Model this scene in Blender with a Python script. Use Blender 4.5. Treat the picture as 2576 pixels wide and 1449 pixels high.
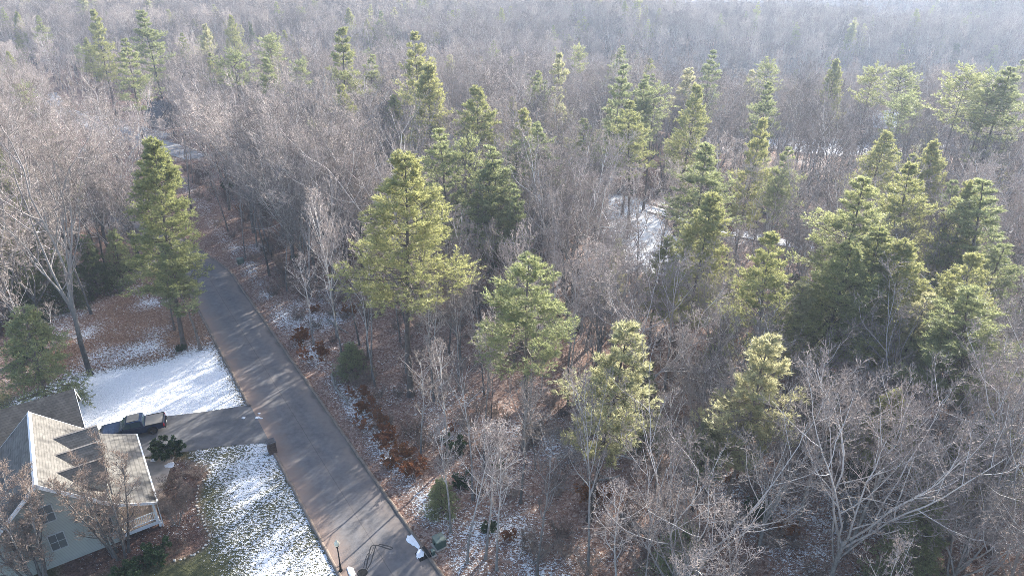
import bpy, math, random
import numpy as np
from mathutils import Vector, Matrix, Euler

for o in list(bpy.data.objects):
    bpy.data.objects.remove(o, do_unlink=True)
sc = bpy.context.scene
COL = sc.collection
R = math.radians

# ------------------------------------------------------------------ camera, sky, sun, exposure
CAM_H = 43.0
PITCH = 26.0
cam_data = bpy.data.cameras.new('camera')
cam_data.sensor_width = 36.0
cam_data.lens = 24.0
cam_data.clip_start = 0.5
cam_data.clip_end = 8000.0
cam = bpy.data.objects.new('camera', cam_data)
COL.objects.link(cam)
cam.location = (0, 0, CAM_H)
cam.rotation_euler = (R(90 - PITCH), 0, 0)
sc.camera = cam

SUN_AZ, SUN_EL = 35.0, 25.5          # azimuth measured from +Y towards +X
world = bpy.data.worlds.new('World')
sc.world = world
world.use_nodes = True
wn = world.node_tree
wn.nodes.clear()
w_out = wn.nodes.new('ShaderNodeOutputWorld')
w_bg = wn.nodes.new('ShaderNodeBackground')
w_sky = wn.nodes.new('ShaderNodeTexSky')
w_sky.sky_type = 'NISHITA'
w_sky.sun_disc = False
w_sky.sun_elevation = R(SUN_EL)
w_sky.sun_rotation = R(SUN_AZ)
w_sky.air_density = 0.9
w_sky.dust_density = 2.5
w_bg.inputs['Strength'].default_value = 0.15
wn.links.new(w_sky.outputs[0], w_bg.inputs[0])
wn.links.new(w_bg.outputs[0], w_out.inputs[0])

sun_data = bpy.data.lights.new('sun', 'SUN')
sun_data.energy = 5.0
sun_data.angle = R(0.55)
sun_data.color = (1.0, 0.94, 0.85)
sun = bpy.data.objects.new('sun', sun_data)
COL.objects.link(sun)
_sd = Vector((math.sin(R(SUN_AZ)) * math.cos(R(SUN_EL)), math.cos(R(SUN_AZ)) * math.cos(R(SUN_EL)), math.sin(R(SUN_EL))))
sun.rotation_euler = _sd.to_track_quat('Z', 'Y').to_euler()
sun.location = (60, 60, 120)

sc.view_settings.view_transform = 'Standard'
sc.view_settings.look = 'None'
sc.view_settings.exposure = 1.72
sc.view_settings.gamma = 1.0
sc.render.engine = 'CYCLES'
sc.cycles.use_denoising = True
sc.cycles.use_adaptive_sampling = False
sc.cycles.denoiser = 'OPENIMAGEDENOISE'
sc.cycles.denoising_input_passes = 'RGB_ALBEDO_NORMAL'
sc.cycles.denoising_prefilter = 'NONE'
sc.cycles.filter_width = 0.7
sc.cycles.max_bounces = 6
sc.cycles.diffuse_bounces = 3
sc.cycles.glossy_bounces = 2
sc.cycles.transmission_bounces = 3
sc.cycles.transparent_max_bounces = 6
sc.cycles.volume_bounces = 0
sc.cycles.sample_clamp_indirect = 6.0

# ------------------------------------------------------------------ geometry of the view (real positions are solved once from it)
FPX, PCX, PCY = 2576 / 36 * 24, 1288.0, 724.5
CP, SP = math.cos(R(PITCH)), math.sin(R(PITCH))

def ray(px, py):
    a = (px - PCX) / FPX
    b = (py - PCY) / FPX
    return np.array([a, CP - b * SP, -SP - b * CP])

def at(px, py, z=0.0):
    d = ray(px, py)
    t = (z - CAM_H) / d[2]
    return np.array([d[0] * t, d[1] * t])

def project(x, y, z):
    dz = z - CAM_H
    depth = y * CP - dz * SP
    up = y * SP + dz * CP
    return PCX + FPX * x / depth, PCY - FPX * up / depth, depth

def sstep(a, b, x):
    t = np.clip((x - a) / (b - a), 0, 1)
    return t * t * (3 - 2 * t)

def vnoise(x, y, s, seed=0):
    """smooth value noise in 0..1"""
    x = np.asarray(x, float) / s + 100.3 + seed * 17.7
    y = np.asarray(y, float) / s + 57.1 + seed * 31.3
    xi, yi = np.floor(x), np.floor(y)
    fx, fy = x - xi, y - yi
    fx = fx * fx * (3 - 2 * fx)
    fy = fy * fy * (3 - 2 * fy)
    def h(i, j):
        v = np.sin(i * 127.1 + j * 311.7 + seed * 74.7) * 43758.5453
        return v - np.floor(v)
    return (h(xi, yi) * (1 - fx) + h(xi + 1, yi) * fx) * (1 - fy) + (h(xi, yi + 1) * (1 - fx) + h(xi + 1, yi + 1) * fx) * fy

def terrain(x, y):
    x = np.asarray(x, float)
    y = np.asarray(y, float)
    z = np.zeros(np.broadcast(x, y).shape)
    z = z + 9.0 * sstep(210, 420, y) * sstep(40, -140, x)                     # rising ground far left
    z = z - 26.0 * np.exp(-((y - 258) / 46.0) ** 2) * sstep(-10, 70, x)         # little valley in front of the far hillside
    z = z + 13.0 * sstep(280, 400, y) * sstep(-20, 70, x)
    crest = sstep(40, 95, x) * sstep(300, 225, x)
    z = z - 13.0 * sstep(290, 400, y) * crest - 10.0 * sstep(330, 400, y) * np.exp(-((x - 212) / 30.0) ** 2) - 48.0 * sstep(412, 520, y) * crest       # gap
    z = z + 62.0 * sstep(330, 620, y - 0.10 * x) * sstep(235, 470, x)          # far hill on the right
    far = sstep(650, 1500, y)
    z = z + far * (0 + 75 * vnoise(x, y, 420, 3) * sstep(800, 1900, y))
    z = z + 0.9 * (vnoise(x, y, 30, 5) - 0.5) * sstep(110, 170, y)
    return z

# ------------------------------------------------------------------ mesh helpers
class MB:
    def __init__(self):
        self.v, self.f, self.m, self.n = [], [], [], 0
    def add(self, verts, faces, mat=0):
        b = self.n
        self.v.extend([tuple(map(float, p)) for p in verts])
        self.n += len(verts)
        self.f.extend([tuple(b + i for i in f) for f in faces])
        self.m.extend([mat] * len(faces))
        return self
    def box(self, x0, y0, z0, x1, y1, z1, mat=0):
        v = [(x0, y0, z0), (x1, y0, z0), (x1, y1, z0), (x0, y1, z0), (x0, y0, z1), (x1, y0, z1), (x1, y1, z1), (x0, y1, z1)]
        f = [(0, 3, 2, 1), (4, 5, 6, 7), (0, 1, 5, 4), (1, 2, 6, 5), (2, 3, 7, 6), (3, 0, 4, 7)]
        return self.add(v, f, mat)
    def prism(self, poly, axis, a, b, mat=0):
        """poly of 2d points; axis 'y': (x,z) extruded along y; 'x': (y,z); 'z': (x,y)"""
        n = len(poly)
        def P(p, t):
            return {'y': (p[0], t, p[1]), 'x': (t, p[0], p[1]), 'z': (p[0], p[1], t)}[axis]
        v = [P(p, a) for p in poly] + [P(p, b) for p in poly]
        f = [tuple(range(n))[::-1], tuple(range(n, 2 * n))] + [(i, (i + 1) % n, n + (i + 1) % n, n + i) for i in range(n)]
        return self.add(v, f, mat)
    def slab(self, p0, p1, y0, y1, th, mat=0):
        """a sloping roof sheet: from (x,z) p0 to p1, along y"""
        dx, dz = p1[0] - p0[0], p1[1] - p0[1]
        L = math.hypot(dx, dz)
        nx, nz = -dz / L * th, dx / L * th
        if nz < 0: nx, nz = -nx, -nz
        return self.prism([p0, p1, (p1[0] - nx, p1[1] - nz), (p0[0] - nx, p0[1] - nz)], 'y', y0, y1, mat)
    def cyl(self, c, r, h, n=16, axis='z', r2=None, mat=0, cap=True):
        r2 = r if r2 is None else r2
        v = []
        for k, (rr, t) in enumerate(((r, 0), (r2, h))):
            for i in range(n):
                a = 2 * math.pi * i / n
                q = (rr * math.cos(a), rr * math.sin(a), t)
                q = {'z': q, 'y': (q[0], q[2], q[1]), 'x': (q[2], q[0], q[1])}[axis]
                v.append((c[0] + q[0], c[1] + q[1], c[2] + q[2]))
        f = [(i, (i + 1) % n, n + (i + 1) % n, n + i) for i in range(n)]
        if cap: f += [tuple(range(n))[::-1], tuple(range(n, 2 * n))]
        return self.add(v, f, mat)
    def lathe(self, prof, c=(0, 0, 0), n=16, mat=0):
        v, f = [], []
        for r, z in prof:
            for i in range(n):
                a = 2 * math.pi * i / n
                v.append((c[0] + r * math.cos(a), c[1] + r * math.sin(a), c[2] + z))
        for k in range(len(prof) - 1):
            for i in range(n):
                j = (i + 1) % n
                f.append((k * n + i, k * n + j, (k + 1) * n + j, (k + 1) * n + i))
        f.append(tuple(range(n))[::-1]); f.append(tuple(range((len(prof) - 1) * n, len(prof) * n)))
        return self.add(v, f, mat)
    def mesh(self, name, mats):
        me = bpy.data.meshes.new(name)
        me.from_pydata(self.v, [], self.f)
        for m in (mats if isinstance(mats, (list, tuple)) else [mats]): me.materials.append(m)
        me.polygons.foreach_set('material_index', self.m)
        me.update()
        return me
    def build(self, name, mats, parent=None, loc=(0, 0, 0), bevel=0.0, smooth=False):
        me = self.mesh(name, mats)
        o = bpy.data.objects.new(name, me)
        COL.objects.link(o)
        o.location = loc
        if parent is not None: o.parent = parent
        if bevel:
            import bmesh
            bm = bmesh.new(); bm.from_mesh(me)
            bmesh.ops.remove_doubles(bm, verts=bm.verts, dist=1e-5)
            bmesh.ops.recalc_face_normals(bm, faces=bm.faces)
            ed = [e for e in bm.edges if len(e.link_faces) == 2 and e.calc_face_angle(0) > 0.5]
            bmesh.ops.bevel(bm, geom=ed, offset=bevel, segments=2, affect='EDGES', profile=0.6)
            bm.to_mesh(me); bm.free()
        else:
            import bmesh
            bm = bmesh.new(); bm.from_mesh(me)
            bmesh.ops.recalc_face_normals(bm, faces=bm.faces)
            bm.to_mesh(me); bm.free()
        if smooth:
            for p in me.polygons: p.use_smooth = True
        return o

def np_mesh(name, V, Q=None, T=None, mats=(), qm=None, tm=None, attrs=None, smooth=True):
    Q = np.zeros((0, 4), np.int32) if Q is None else np.asarray(Q, np.int32)
    T = np.zeros((0, 3), np.int32) if T is None else np.asarray(T, np.int32)
    me = bpy.data.meshes.new(name)
    me.vertices.add(len(V))
    me.vertices.foreach_set('co', np.asarray(V, np.float32).ravel())
    nl = Q.size + T.size
    me.loops.add(nl)
    me.loops.foreach_set('vertex_index', np.concatenate([Q.ravel(), T.ravel()]).astype(np.int32))
    me.polygons.add(len(Q) + len(T))
    ls = np.concatenate([np.arange(len(Q)) * 4, Q.size + np.arange(len(T)) * 3]).astype(np.int32)
    me.polygons.foreach_set('loop_start', ls)
    if smooth: me.polygons.foreach_set('use_smooth', np.ones(len(Q) + len(T), bool))
    for m in mats: me.materials.append(m)
    if attrs:
        for k, a in attrs.items():
            at_ = me.attributes.new(k, 'FLOAT', 'POINT')
            at_.data.foreach_set('value', np.asarray(a, np.float32))
    me.update(calc_edges=True)
    me.validate()
    return me

def tag(o, label=None, cat=None, group=None, kind=None):
    if label: o['label'] = label
    if cat: o['category'] = cat
    if group: o['group'] = group
    if kind: o['kind'] = kind
    return o

def empty(name, loc=(0, 0, 0), rz=0.0, size=0.5):
    o = bpy.data.objects.new(name, None)
    COL.objects.link(o)
    o.empty_display_size = size
    o.location = loc
    o.rotation_euler = (0, 0, rz)
    return o

# ------------------------------------------------------------------ materials
def new_mat(name):
    m = bpy.data.materials.new(name)
    m.use_nodes = True
    nt = m.node_tree
    nt.nodes.clear()
    out = nt.nodes.new('ShaderNodeOutputMaterial')
    b = nt.nodes.new('ShaderNodeBsdfPrincipled')
    nt.links.new(b.outputs[0], out.inputs[0])
    return m, nt, b, out

def N(nt, t, **kw):
    n = nt.nodes.new(t)
    for k, v in kw.items():
        if k in n.inputs: n.inputs[k].default_value = v
        else: setattr(n, k, v)
    return n

def noise(nt, vec, scale, detail=3.0, rough=0.55, dist=0.0):
    n = nt.nodes.new('ShaderNodeTexNoise')
    n.inputs['Scale'].default_value = scale
    n.inputs['Detail'].default_value = detail
    n.inputs['Roughness'].default_value = rough
    n.inputs['Distortion'].default_value = dist
    nt.links.new(vec, n.inputs['Vector'])
    return n.outputs[0]

def ramp(nt, fac, stops):
    r = nt.nodes.new('ShaderNodeValToRGB')
    e = r.color_ramp.elements
    while len(e) < len(stops): e.new(0.5)
    for i, (p, c) in enumerate(stops):
        e[i].position = p
        e[i].color = (*c, 1) if len(c) == 3 else c
    nt.links.new(fac, r.inputs[0])
    return r.outputs[0]

def mixc(nt, fac, a, b, mode='MIX'):
    m = nt.nodes.new('ShaderNodeMix')
    m.data_type = 'RGBA'
    m.blend_type = mode
    if isinstance(fac, float): m.inputs[0].default_value = fac
    else: nt.links.new(fac, m.inputs[0])
    for i, c in ((6, a), (7, b)):
        if isinstance(c, tuple): m.inputs[i].default_value = (*c, 1)
        else: nt.links.new(c, m.inputs[i])
    return m.outputs[2]

def mth(nt, op, a, b=None, c=None, clamp=False):
    m = nt.nodes.new('ShaderNodeMath')
    m.operation = op
    m.use_clamp = clamp
    for i, v in enumerate((a, b, c)):
        if v is None: continue
        if isinstance(v, (int, float)): m.inputs[i].default_value = v
        else: nt.links.new(v, m.inputs[i])
    return m.outputs[0]

def coord(nt, which='Object'):
    return nt.nodes.new('ShaderNodeTexCoord').outputs[which]

def bump(nt, b, h, strength=0.3, dist=0.05):
    n = nt.nodes.new('ShaderNodeBump')
    n.inputs['Strength'].default_value = strength
    n.inputs['Distance'].default_value = dist
    nt.links.new(h, n.inputs['Height'])
    nt.links.new(n.outputs[0], b.inputs['Normal'])

def attr(nt, name):
    a = nt.nodes.new('ShaderNodeAttribute')
    a.attribute_name = name
    return a.outputs['Fac']

def simple(name, col, rough=0.6, metal=0.0, var=0.15, scale=4.0, spec=None):
    m, nt, b, out = new_mat(name)
    v = noise(nt, coord(nt), scale, 4)
    c = ramp(nt, v, [(0.25, tuple(x * (1 - var) for x in col)), (0.75, tuple(min(1, x * (1 + var)) for x in col))])
    nt.links.new(c, b.inputs['Base Color'])
    b.inputs['Roughness'].default_value = rough
    b.inputs['Metallic'].default_value = metal
    if spec is not None: b.inputs['Specular IOR Level'].default_value = spec
    return m

def bark_mat(name, c0, c1, up=None):
    m, nt, b, out = new_mat(name)
    v = noise(nt, coord(nt), 3.0, 4, 0.6)
    oi = nt.nodes.new('ShaderNodeObjectInfo').outputs['Random']
    c = ramp(nt, v, [(0.3, c0), (0.7, c1)])
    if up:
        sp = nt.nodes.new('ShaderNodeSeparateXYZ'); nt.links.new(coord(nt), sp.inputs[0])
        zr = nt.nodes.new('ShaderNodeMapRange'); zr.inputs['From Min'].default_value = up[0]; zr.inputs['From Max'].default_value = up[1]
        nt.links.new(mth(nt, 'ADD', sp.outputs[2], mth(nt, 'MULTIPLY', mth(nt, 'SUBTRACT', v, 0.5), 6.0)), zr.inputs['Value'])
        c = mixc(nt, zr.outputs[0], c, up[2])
    k = mth(nt, 'MULTIPLY_ADD', oi, 0.9, 0.5)
    c2 = nt.nodes.new('ShaderNodeVectorMath'); c2.operation = 'SCALE'
    nt.links.new(c, c2.inputs[0]); nt.links.new(k, c2.inputs['Scale'])
    nt.links.new(c2.outputs[0], b.inputs['Base Color'])
    b.inputs['Roughness'].default_value = 0.9
    b.inputs['Specular IOR Level'].default_value = 0.2
    return m

def needle_mat(name, c0, c1, yellow, trans=0.45):
    m, nt, b, out = new_mat(name)
    nt.nodes.remove(b)
    t = attr(nt, 'tone')
    v = noise(nt, coord(nt), 0.5, 2)
    s = mth(nt, 'ADD', mth(nt, 'MULTIPLY', t, 0.65), mth(nt, 'MULTIPLY', v, 0.45))
    c = ramp(nt, s, [(0.15, c0), (0.8, c1)])
    oi = nt.nodes.new('ShaderNodeObjectInfo').outputs['Random']
    c = mixc(nt, mth(nt, 'MULTIPLY', oi, 0.6), c, yellow)
    d = nt.nodes.new('ShaderNodeBsdfPrincipled')
    d.inputs['Roughness'].default_value = 0.5
    d.inputs['Specular IOR Level'].default_value = 0.35
    tr = nt.nodes.new('ShaderNodeBsdfTranslucent')
    mx = nt.nodes.new('ShaderNodeMixShader')
    mx.inputs[0].default_value = trans
    nt.links.new(c, d.inputs['Base Color'])
    nt.links.new(mixc(nt, 0.35, c, yellow), tr.inputs['Color'])
    nt.links.new(d.outputs[0], mx.inputs[1]); nt.links.new(tr.outputs[0], mx.inputs[2])
    nt.links.new(mx.outputs[0], out.inputs[0])
    return m

M = {}
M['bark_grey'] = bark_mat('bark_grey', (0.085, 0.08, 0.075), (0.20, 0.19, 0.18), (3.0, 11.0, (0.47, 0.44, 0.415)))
M['twig'] = bark_mat('twig', (0.21, 0.178, 0.162), (0.43, 0.378, 0.345))
M['twig_brown'] = bark_mat('twig_brown', (0.15, 0.115, 0.095), (0.26, 0.205, 0.17))
M['bark_pine'] = bark_mat('bark_pine', (0.085, 0.07, 0.06), (0.19, 0.16, 0.14))
M['needle_yellow'] = needle_mat('needle_yellow', (0.085, 0.115, 0.045), (0.34, 0.37, 0.155), (0.42, 0.41, 0.18), 0.52)
M['needle_green'] = needle_mat('needle_green', (0.07, 0.105, 0.055), (0.28, 0.335, 0.175), (0.38, 0.39, 0.18), 0.55)
M['needle_dark'] = needle_mat('needle_dark', (0.04, 0.06, 0.03), (0.14, 0.18, 0.085), (0.17, 0.19, 0.08), 0.4)
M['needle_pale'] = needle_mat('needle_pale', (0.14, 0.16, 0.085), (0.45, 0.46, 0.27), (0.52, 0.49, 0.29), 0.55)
M['leaf_rust'] = needle_mat('leaf_rust', (0.09, 0.03, 0.012), (0.28, 0.10, 0.035), (0.25, 0.11, 0.04), 0.35)
M['leaf_evergreen'] = needle_mat('leaf_evergreen', (0.012, 0.03, 0.010), (0.05, 0.085, 0.03), (0.05, 0.09, 0.03), 0.2)

def ground_mat():
    m, nt, b, out = new_mat('ground')
    P = coord(nt)
    snow, lawn, straw, mulch, scale_ = (attr(nt, k) for k in ('snow', 'lawn', 'straw', 'mulch', 'scale'))
    n1 = noise(nt, P, 7.0, 5, 0.7)
    n2 = noise(nt, P, 0.35, 3)
    n3 = noise(nt, P, 2.2, 4, 0.65)
    vor = nt.nodes.new('ShaderNodeTexVoronoi'); vor.inputs['Scale'].default_value = 5.5
    nt.links.new(P, vor.inputs['Vector'])
    lv = mth(nt, 'ADD', mth(nt, 'MULTIPLY', n1, 0.6), mth(nt, 'MULTIPLY', vor.outputs['Color'], 0.4))
    litter = ramp(nt, lv, [(0.25, (0.06, 0.036, 0.028)), (0.42, (0.17, 0.095, 0.070)), (0.56, (0.27, 0.185, 0.15)), (0.72, (0.42, 0.34, 0.29))])
    litter = mixc(nt, mth(nt, 'MULTIPLY', n2, 0.35), litter, (0.14, 0.10, 0.08))
    str_c = ramp(nt, lv, [(0.25, (0.09, 0.04, 0.02)), (0.5, (0.19, 0.11, 0.07)), (0.75, (0.34, 0.23, 0.16))])
    base = mixc(nt, straw, litter, str_c)
    mul_c = ramp(nt, lv, [(0.3, (0.05, 0.03, 0.025)), (0.7, (0.16, 0.10, 0.08))])
    base = mixc(nt, mulch, base, mul_c)
    gr = ramp(nt, mth(nt, 'ADD', mth(nt, 'MULTIPLY', n3, 0.5), mth(nt, 'MULTIPLY', n1, 0.5)), [(0.3, (0.030, 0.036, 0.016)), (0.55, (0.078, 0.080, 0.038)), (0.75, (0.16, 0.14, 0.075))])
    base = mixc(nt, lawn, base, gr)
    # snow: threshold of several noises; on lawns it lies in small clumps
    mp = nt.nodes.new('ShaderNodeMapping'); mp.inputs['Scale'].default_value = (1.0, 1.5, 1.0); mp.inputs['Rotation'].default_value = (0, 0, R(20))
    nt.links.new(P, mp.inputs['Vector'])
    cl = noise(nt, mp.outputs[0], 3.6, 3, 0.55, 0.6)
    fine = noise(nt, P, 12.0, 4, 0.7)
    big = noise(nt, P, 0.22, 3, 0.5)
    s = mth(nt, 'ADD', mth(nt, 'MULTIPLY', mth(nt, 'SUBTRACT', cl, 0.5), 1.5), mth(nt, 'MULTIPLY', mth(nt, 'SUBTRACT', fine, 0.5), 1.9))
    s = mth(nt, 'ADD', s, mth(nt, 'MULTIPLY', mth(nt, 'SUBTRACT', big, 0.5), 0.8))
    s = mth(nt, 'ADD', s, mth(nt, 'SUBTRACT', snow, 0.5))
    cov = nt.nodes.new('ShaderNodeMapRange'); cov.inputs['From Min'].default_value = -0.04; cov.inputs['From Max'].default_value = 0.10
    nt.links.new(s, cov.inputs['Value'])
    sc_ = ramp(nt, fine, [(0.2, (0.60, 0.62, 0.66)), (0.7, (0.86, 0.87, 0.88))])
    base = mixc(nt, cov.outputs[0], base, sc_)
    nt.links.new(base, b.inputs['Base Color'])
    b.inputs['Roughness'].default_value = 0.9
    b.inputs['Specular IOR Level'].default_value = 0.15
    h = mth(nt, 'ADD', mth(nt, 'MULTIPLY', n1, 0.6), mth(nt, 'ADD', mth(nt, 'MULTIPLY', cl, 1.0), mth(nt, 'MULTIPLY', cov.outputs[0], 0.35)))
    bump(nt, b, h, 0.9, 0.16)
    return m

def asphalt_mat(name, base=0.075, edge=True, tint=(1.0, 1.0, 1.12)):
    m, nt, b, out = new_mat(name)
    P = coord(nt)
    n1 = noise(nt, P, 0.5, 4, 0.6)
    n2 = noise(nt, P, 18.0, 3, 0.7)
    n3 = noise(nt, P, 2.0, 4, 0.6)
    v = mth(nt, 'ADD', mth(nt, 'MULTIPLY', n1, 0.5), mth(nt, 'ADD', mth(nt, 'MULTIPLY', n2, 0.08), mth(nt, 'MULTIPLY', n3, 0.42)))
    lo = tuple(base * 0.72 * t for t in tint); hi = tuple(base * 1.4 * t for t in tint)
    c = ramp(nt, v, [(0.32, lo), (0.68, hi)])
    if edge:
        u = attr(nt, 'across')
        def band(lo_, hi_):
            q = nt.nodes.new('ShaderNodeMapRange'); q.inputs['From Min'].default_value = lo_; q.inputs['From Max'].default_value = hi_
            nt.links.new(mth(nt, 'ADD', u, mth(nt, 'MULTIPLY', mth(nt, 'SUBTRACT', n1, 0.5), 0.30)), q.inputs['Value'])
            return q.outputs[0]
        c = mixc(nt, mth(nt, 'MULTIPLY', band(0.26, 0.02), 0.85), c, (base * 2.2, base * 1.55, base * 1.2))
        c = mixc(nt, mth(nt, 'MULTIPLY', band(0.78, 0.88), 0.45), c, (base * 1.9, base * 1.5, base * 1.25))
        c = mixc(nt, mth(nt, 'MULTIPLY', band(0.93, 1.0), 0.7), c, (base * 0.45, base * 0.42, base * 0.38))
        tr_ = mth(nt, 'ABSOLUTE', mth(nt, 'SUBTRACT', mth(nt, 'FRACT', mth(nt, 'ADD', mth(nt, 'MULTIPLY', u, 3.4), mth(nt, 'MULTIPLY', n1, 0.5))), 0.5))
        c = mixc(nt, mth(nt, 'MULTIPLY', mth(nt, 'MULTIPLY', tr_, n1), 1.2), c, (base * 1.7, base * 1.4, base * 1.2))
        seam = mth(nt, 'LESS_THAN', mth(nt, 'ABSOLUTE', mth(nt, 'ADD', mth(nt, 'SUBTRACT', u, 0.52), mth(nt, 'MULTIPLY', mth(nt, 'SUBTRACT', n3, 0.5), 0.02))), 0.006)
        c = mixc(nt, mth(nt, 'MULTIPLY', seam, 0.35), c, (0.03, 0.03, 0.032))
    nt.links.new(c, b.inputs['Base Color'])
    b.inputs['Roughness'].default_value = 0.85
    b.inputs['Specular IOR Level'].default_value = 0.3
    bump(nt, b, n2, 0.3, 0.02)
    return m

def rows_mat(name, c0, c1, per_m, dark=0.55, rough=0.8, cells=0.0, stain=None):
    """horizontal courses (shingles, lap siding) by local height, with small variation"""
    m, nt, b, out = new_mat(name)
    P = coord(nt)
    sep = nt.nodes.new('ShaderNodeSeparateXYZ'); nt.links.new(P, sep.inputs[0])
    fr = mth(nt, 'FRACT', mth(nt, 'MULTIPLY', sep.outputs[2], per_m))
    ln = mth(nt, 'LESS_THAN', fr, 0.22)
    n1 = noise(nt, P, 1.2, 4, 0.6)
    mp = nt.nodes.new('ShaderNodeMapping'); mp.inputs['Scale'].default_value = (3.0, 3.0, per_m)
    nt.links.new(P, mp.inputs['Vector'])
    wn_ = nt.nodes.new('ShaderNodeTexVoronoi'); wn_.inputs['Scale'].default_value = 1.0
    nt.links.new(mp.outputs[0], wn_.inputs['Vector'])
    v = mth(nt, 'ADD', mth(nt, 'MULTIPLY', n1, 1 - cells), mth(nt, 'MULTIPLY', wn_.outputs['Color'], cells))
    c = ramp(nt, v, [(0.25, c0), (0.75, c1)])
    if stain:
        mp2 = nt.nodes.new('ShaderNodeMapping'); mp2.inputs['Scale'].default_value = (0.9, 0.9, 0.12)
        nt.links.new(P, mp2.inputs['Vector'])
        st = noise(nt, mp2.outputs[0], 1.2, 3)
        sr = nt.nodes.new('ShaderNodeMapRange'); sr.inputs['From Min'].default_value = 0.52; sr.inputs['From Max'].default_value = 0.72
        nt.links.new(st, sr.inputs['Value'])
        c = mixc(nt, mth(nt, 'MULTIPLY', sr.outputs[0], 0.6), c, stain)
    c = mixc(nt, mth(nt, 'MULTIPLY', ln, dark), c, tuple(x * 0.35 for x in c0))
    nt.links.new(c, b.inputs['Base Color'])
    b.inputs['Roughness'].default_value = rough
    b.inputs['Specular IOR Level'].default_value = 0.25
    bump(nt, b, fr, 0.4, 0.03)
    return m

M['ground'] = ground_mat()
M['asphalt'] = asphalt_mat('asphalt', 0.115, True, (1.0, 0.98, 1.02))
M['drive'] = asphalt_mat('driveway_asphalt', 0.10, False, (1.0, 1.0, 1.04))
M['pale_road'] = asphalt_mat('pale_road', 0.27, False, (1, 1, 1.04))
M['kerb'] = simple('kerb_concrete', (0.17, 0.135, 0.11), 0.9, 0, 0.35, 2.5)
M['concrete'] = simple('concrete', (0.33, 0.29, 0.25), 0.85, 0, 0.2, 1.5)
M['shingle'] = rows_mat('shingle', (0.088, 0.084, 0.077), (0.18, 0.172, 0.158), 6.5, 0.35, 0.9, 0.35, (0.06, 0.057, 0.052))
M['trim'] = simple('house_trim', (0.40, 0.41, 0.41), 0.6, 0, 0.08)
M['pane'] = simple('house_pane', (0.13, 0.14, 0.14), 0.12, 0, 0.25, 1.0, 0.5)
M['shingle_shade'] = rows_mat('shingle_shade', (0.045, 0.043, 0.041), (0.10, 0.096, 0.09), 6.5, 0.45, 0.9, 0.35, (0.028, 0.027, 0.026))  # shingle with the wing roof's shade put into its colour; streaks are stains
M['siding'] = rows_mat('siding', (0.33, 0.345, 0.315), (0.40, 0.415, 0.38), 7.5, 0.35, 0.7, 0.1)
M['white'] = simple('white_paint', (0.74, 0.75, 0.76), 0.5, 0, 0.06)
M['glass'] = simple('window_glass', (0.03, 0.035, 0.04), 0.08, 0, 0.2, 1.0, 0.6)
M['door'] = simple('garage_door_paint', (0.62, 0.6, 0.56), 0.5, 0, 0.05)
M['porch'] = simple('porch_boards', (0.26, 0.21, 0.17), 0.8, 0, 0.25, 6)
M['paint'] = simple('truck_paint', (0.014, 0.030, 0.07), 0.22, 0.3, 0.1, 2, 0.6)
M['roof_glass'] = simple('truck_roof_panel', (0.09, 0.085, 0.075), 0.3, 0.2, 0.3, 3, 0.5)
M['truck_glass'] = simple('truck_glass', (0.02, 0.045, 0.06), 0.05, 0, 0.2, 1, 0.8)
M['cover'] = simple('bed_cover_vinyl', (0.16, 0.15, 0.135), 0.55, 0, 0.12, 3)
M['rubber'] = simple('rubber', (0.018, 0.018, 0.018), 0.8, 0, 0.2)
M['alloy'] = simple('wheel_alloy', (0.10, 0.10, 0.10), 0.35, 0.8, 0.2)
M['chrome'] = simple('chrome', (0.5, 0.5, 0.5), 0.2, 1.0, 0.05)
M['red_lens'] = simple('red_lens', (0.35, 0.012, 0.012), 0.15, 0, 0.1, 4, 0.6)
M['clear_lens'] = simple('clear_lens', (0.5, 0.5, 0.5), 0.1, 0, 0.1, 4, 0.7)
M['black_metal'] = simple('black_metal', (0.016, 0.016, 0.017), 0.45, 0.6, 0.2)
M['globe'] = simple('lamp_globe', (0.72, 0.66, 0.50), 0.35, 0, 0.08, 2)
M['box_green'] = simple('utility_green', (0.045, 0.085, 0.07), 0.5, 0.1, 0.25, 3)
M['box_lid'] = simple('utility_lid', (0.13, 0.165, 0.14), 0.55, 0.1, 0.25, 3)
M['brick'] = rows_mat('pillar_brick', (0.06, 0.042, 0.035), (0.13, 0.09, 0.075), 12, 0.4, 0.9, 0.6)
M['stone'] = simple('edging_stone', (0.50, 0.45, 0.39), 0.85, 0, 0.25, 6)
M['iron'] = simple('cast_iron', (0.02, 0.02, 0.02), 0.6, 0.6, 0.3, 8)
M['snow'] = simple('packed_snow', (0.80, 0.81, 0.83), 0.8, 0, 0.08, 10)
M['tar'] = simple('crack_sealer', (0.012, 0.012, 0.013), 0.5, 0, 0.2)
M['dark_roof'] = rows_mat('dark_roof', (0.09, 0.085, 0.085), (0.16, 0.15, 0.15), 5, 0.4, 0.9, 0.4)
M['blue_roof'] = rows_mat('blue_grey_roof', (0.12, 0.135, 0.15), (0.2, 0.22, 0.24), 4, 0.3, 0.8, 0.3)
M['pale_wall'] = simple('pale_wall', (0.5, 0.48, 0.44), 0.8, 0, 0.1)
M['grey_wall'] = simple('grey_wall', (0.20, 0.19, 0.18), 0.8, 0, 0.15)

# ------------------------------------------------------------------ zones on the ground
RA = R(33.5)
RD = np.array([-math.sin(RA), math.cos(RA)])      # along the road, away from the camera
RP = np.array([math.cos(RA), math.sin(RA)])       # across it, to the right
RO = np.array([-9.27, 37.5])                      # a point on its centre line
RW = 3.2

def road_uv(x, y):
    dx, dy = np.asarray(x) - RO[0], np.asarray(y) - RO[1]
    return dx * RP[0] + dy * RP[1], dx * RD[0] + dy * RD[1]

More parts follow.
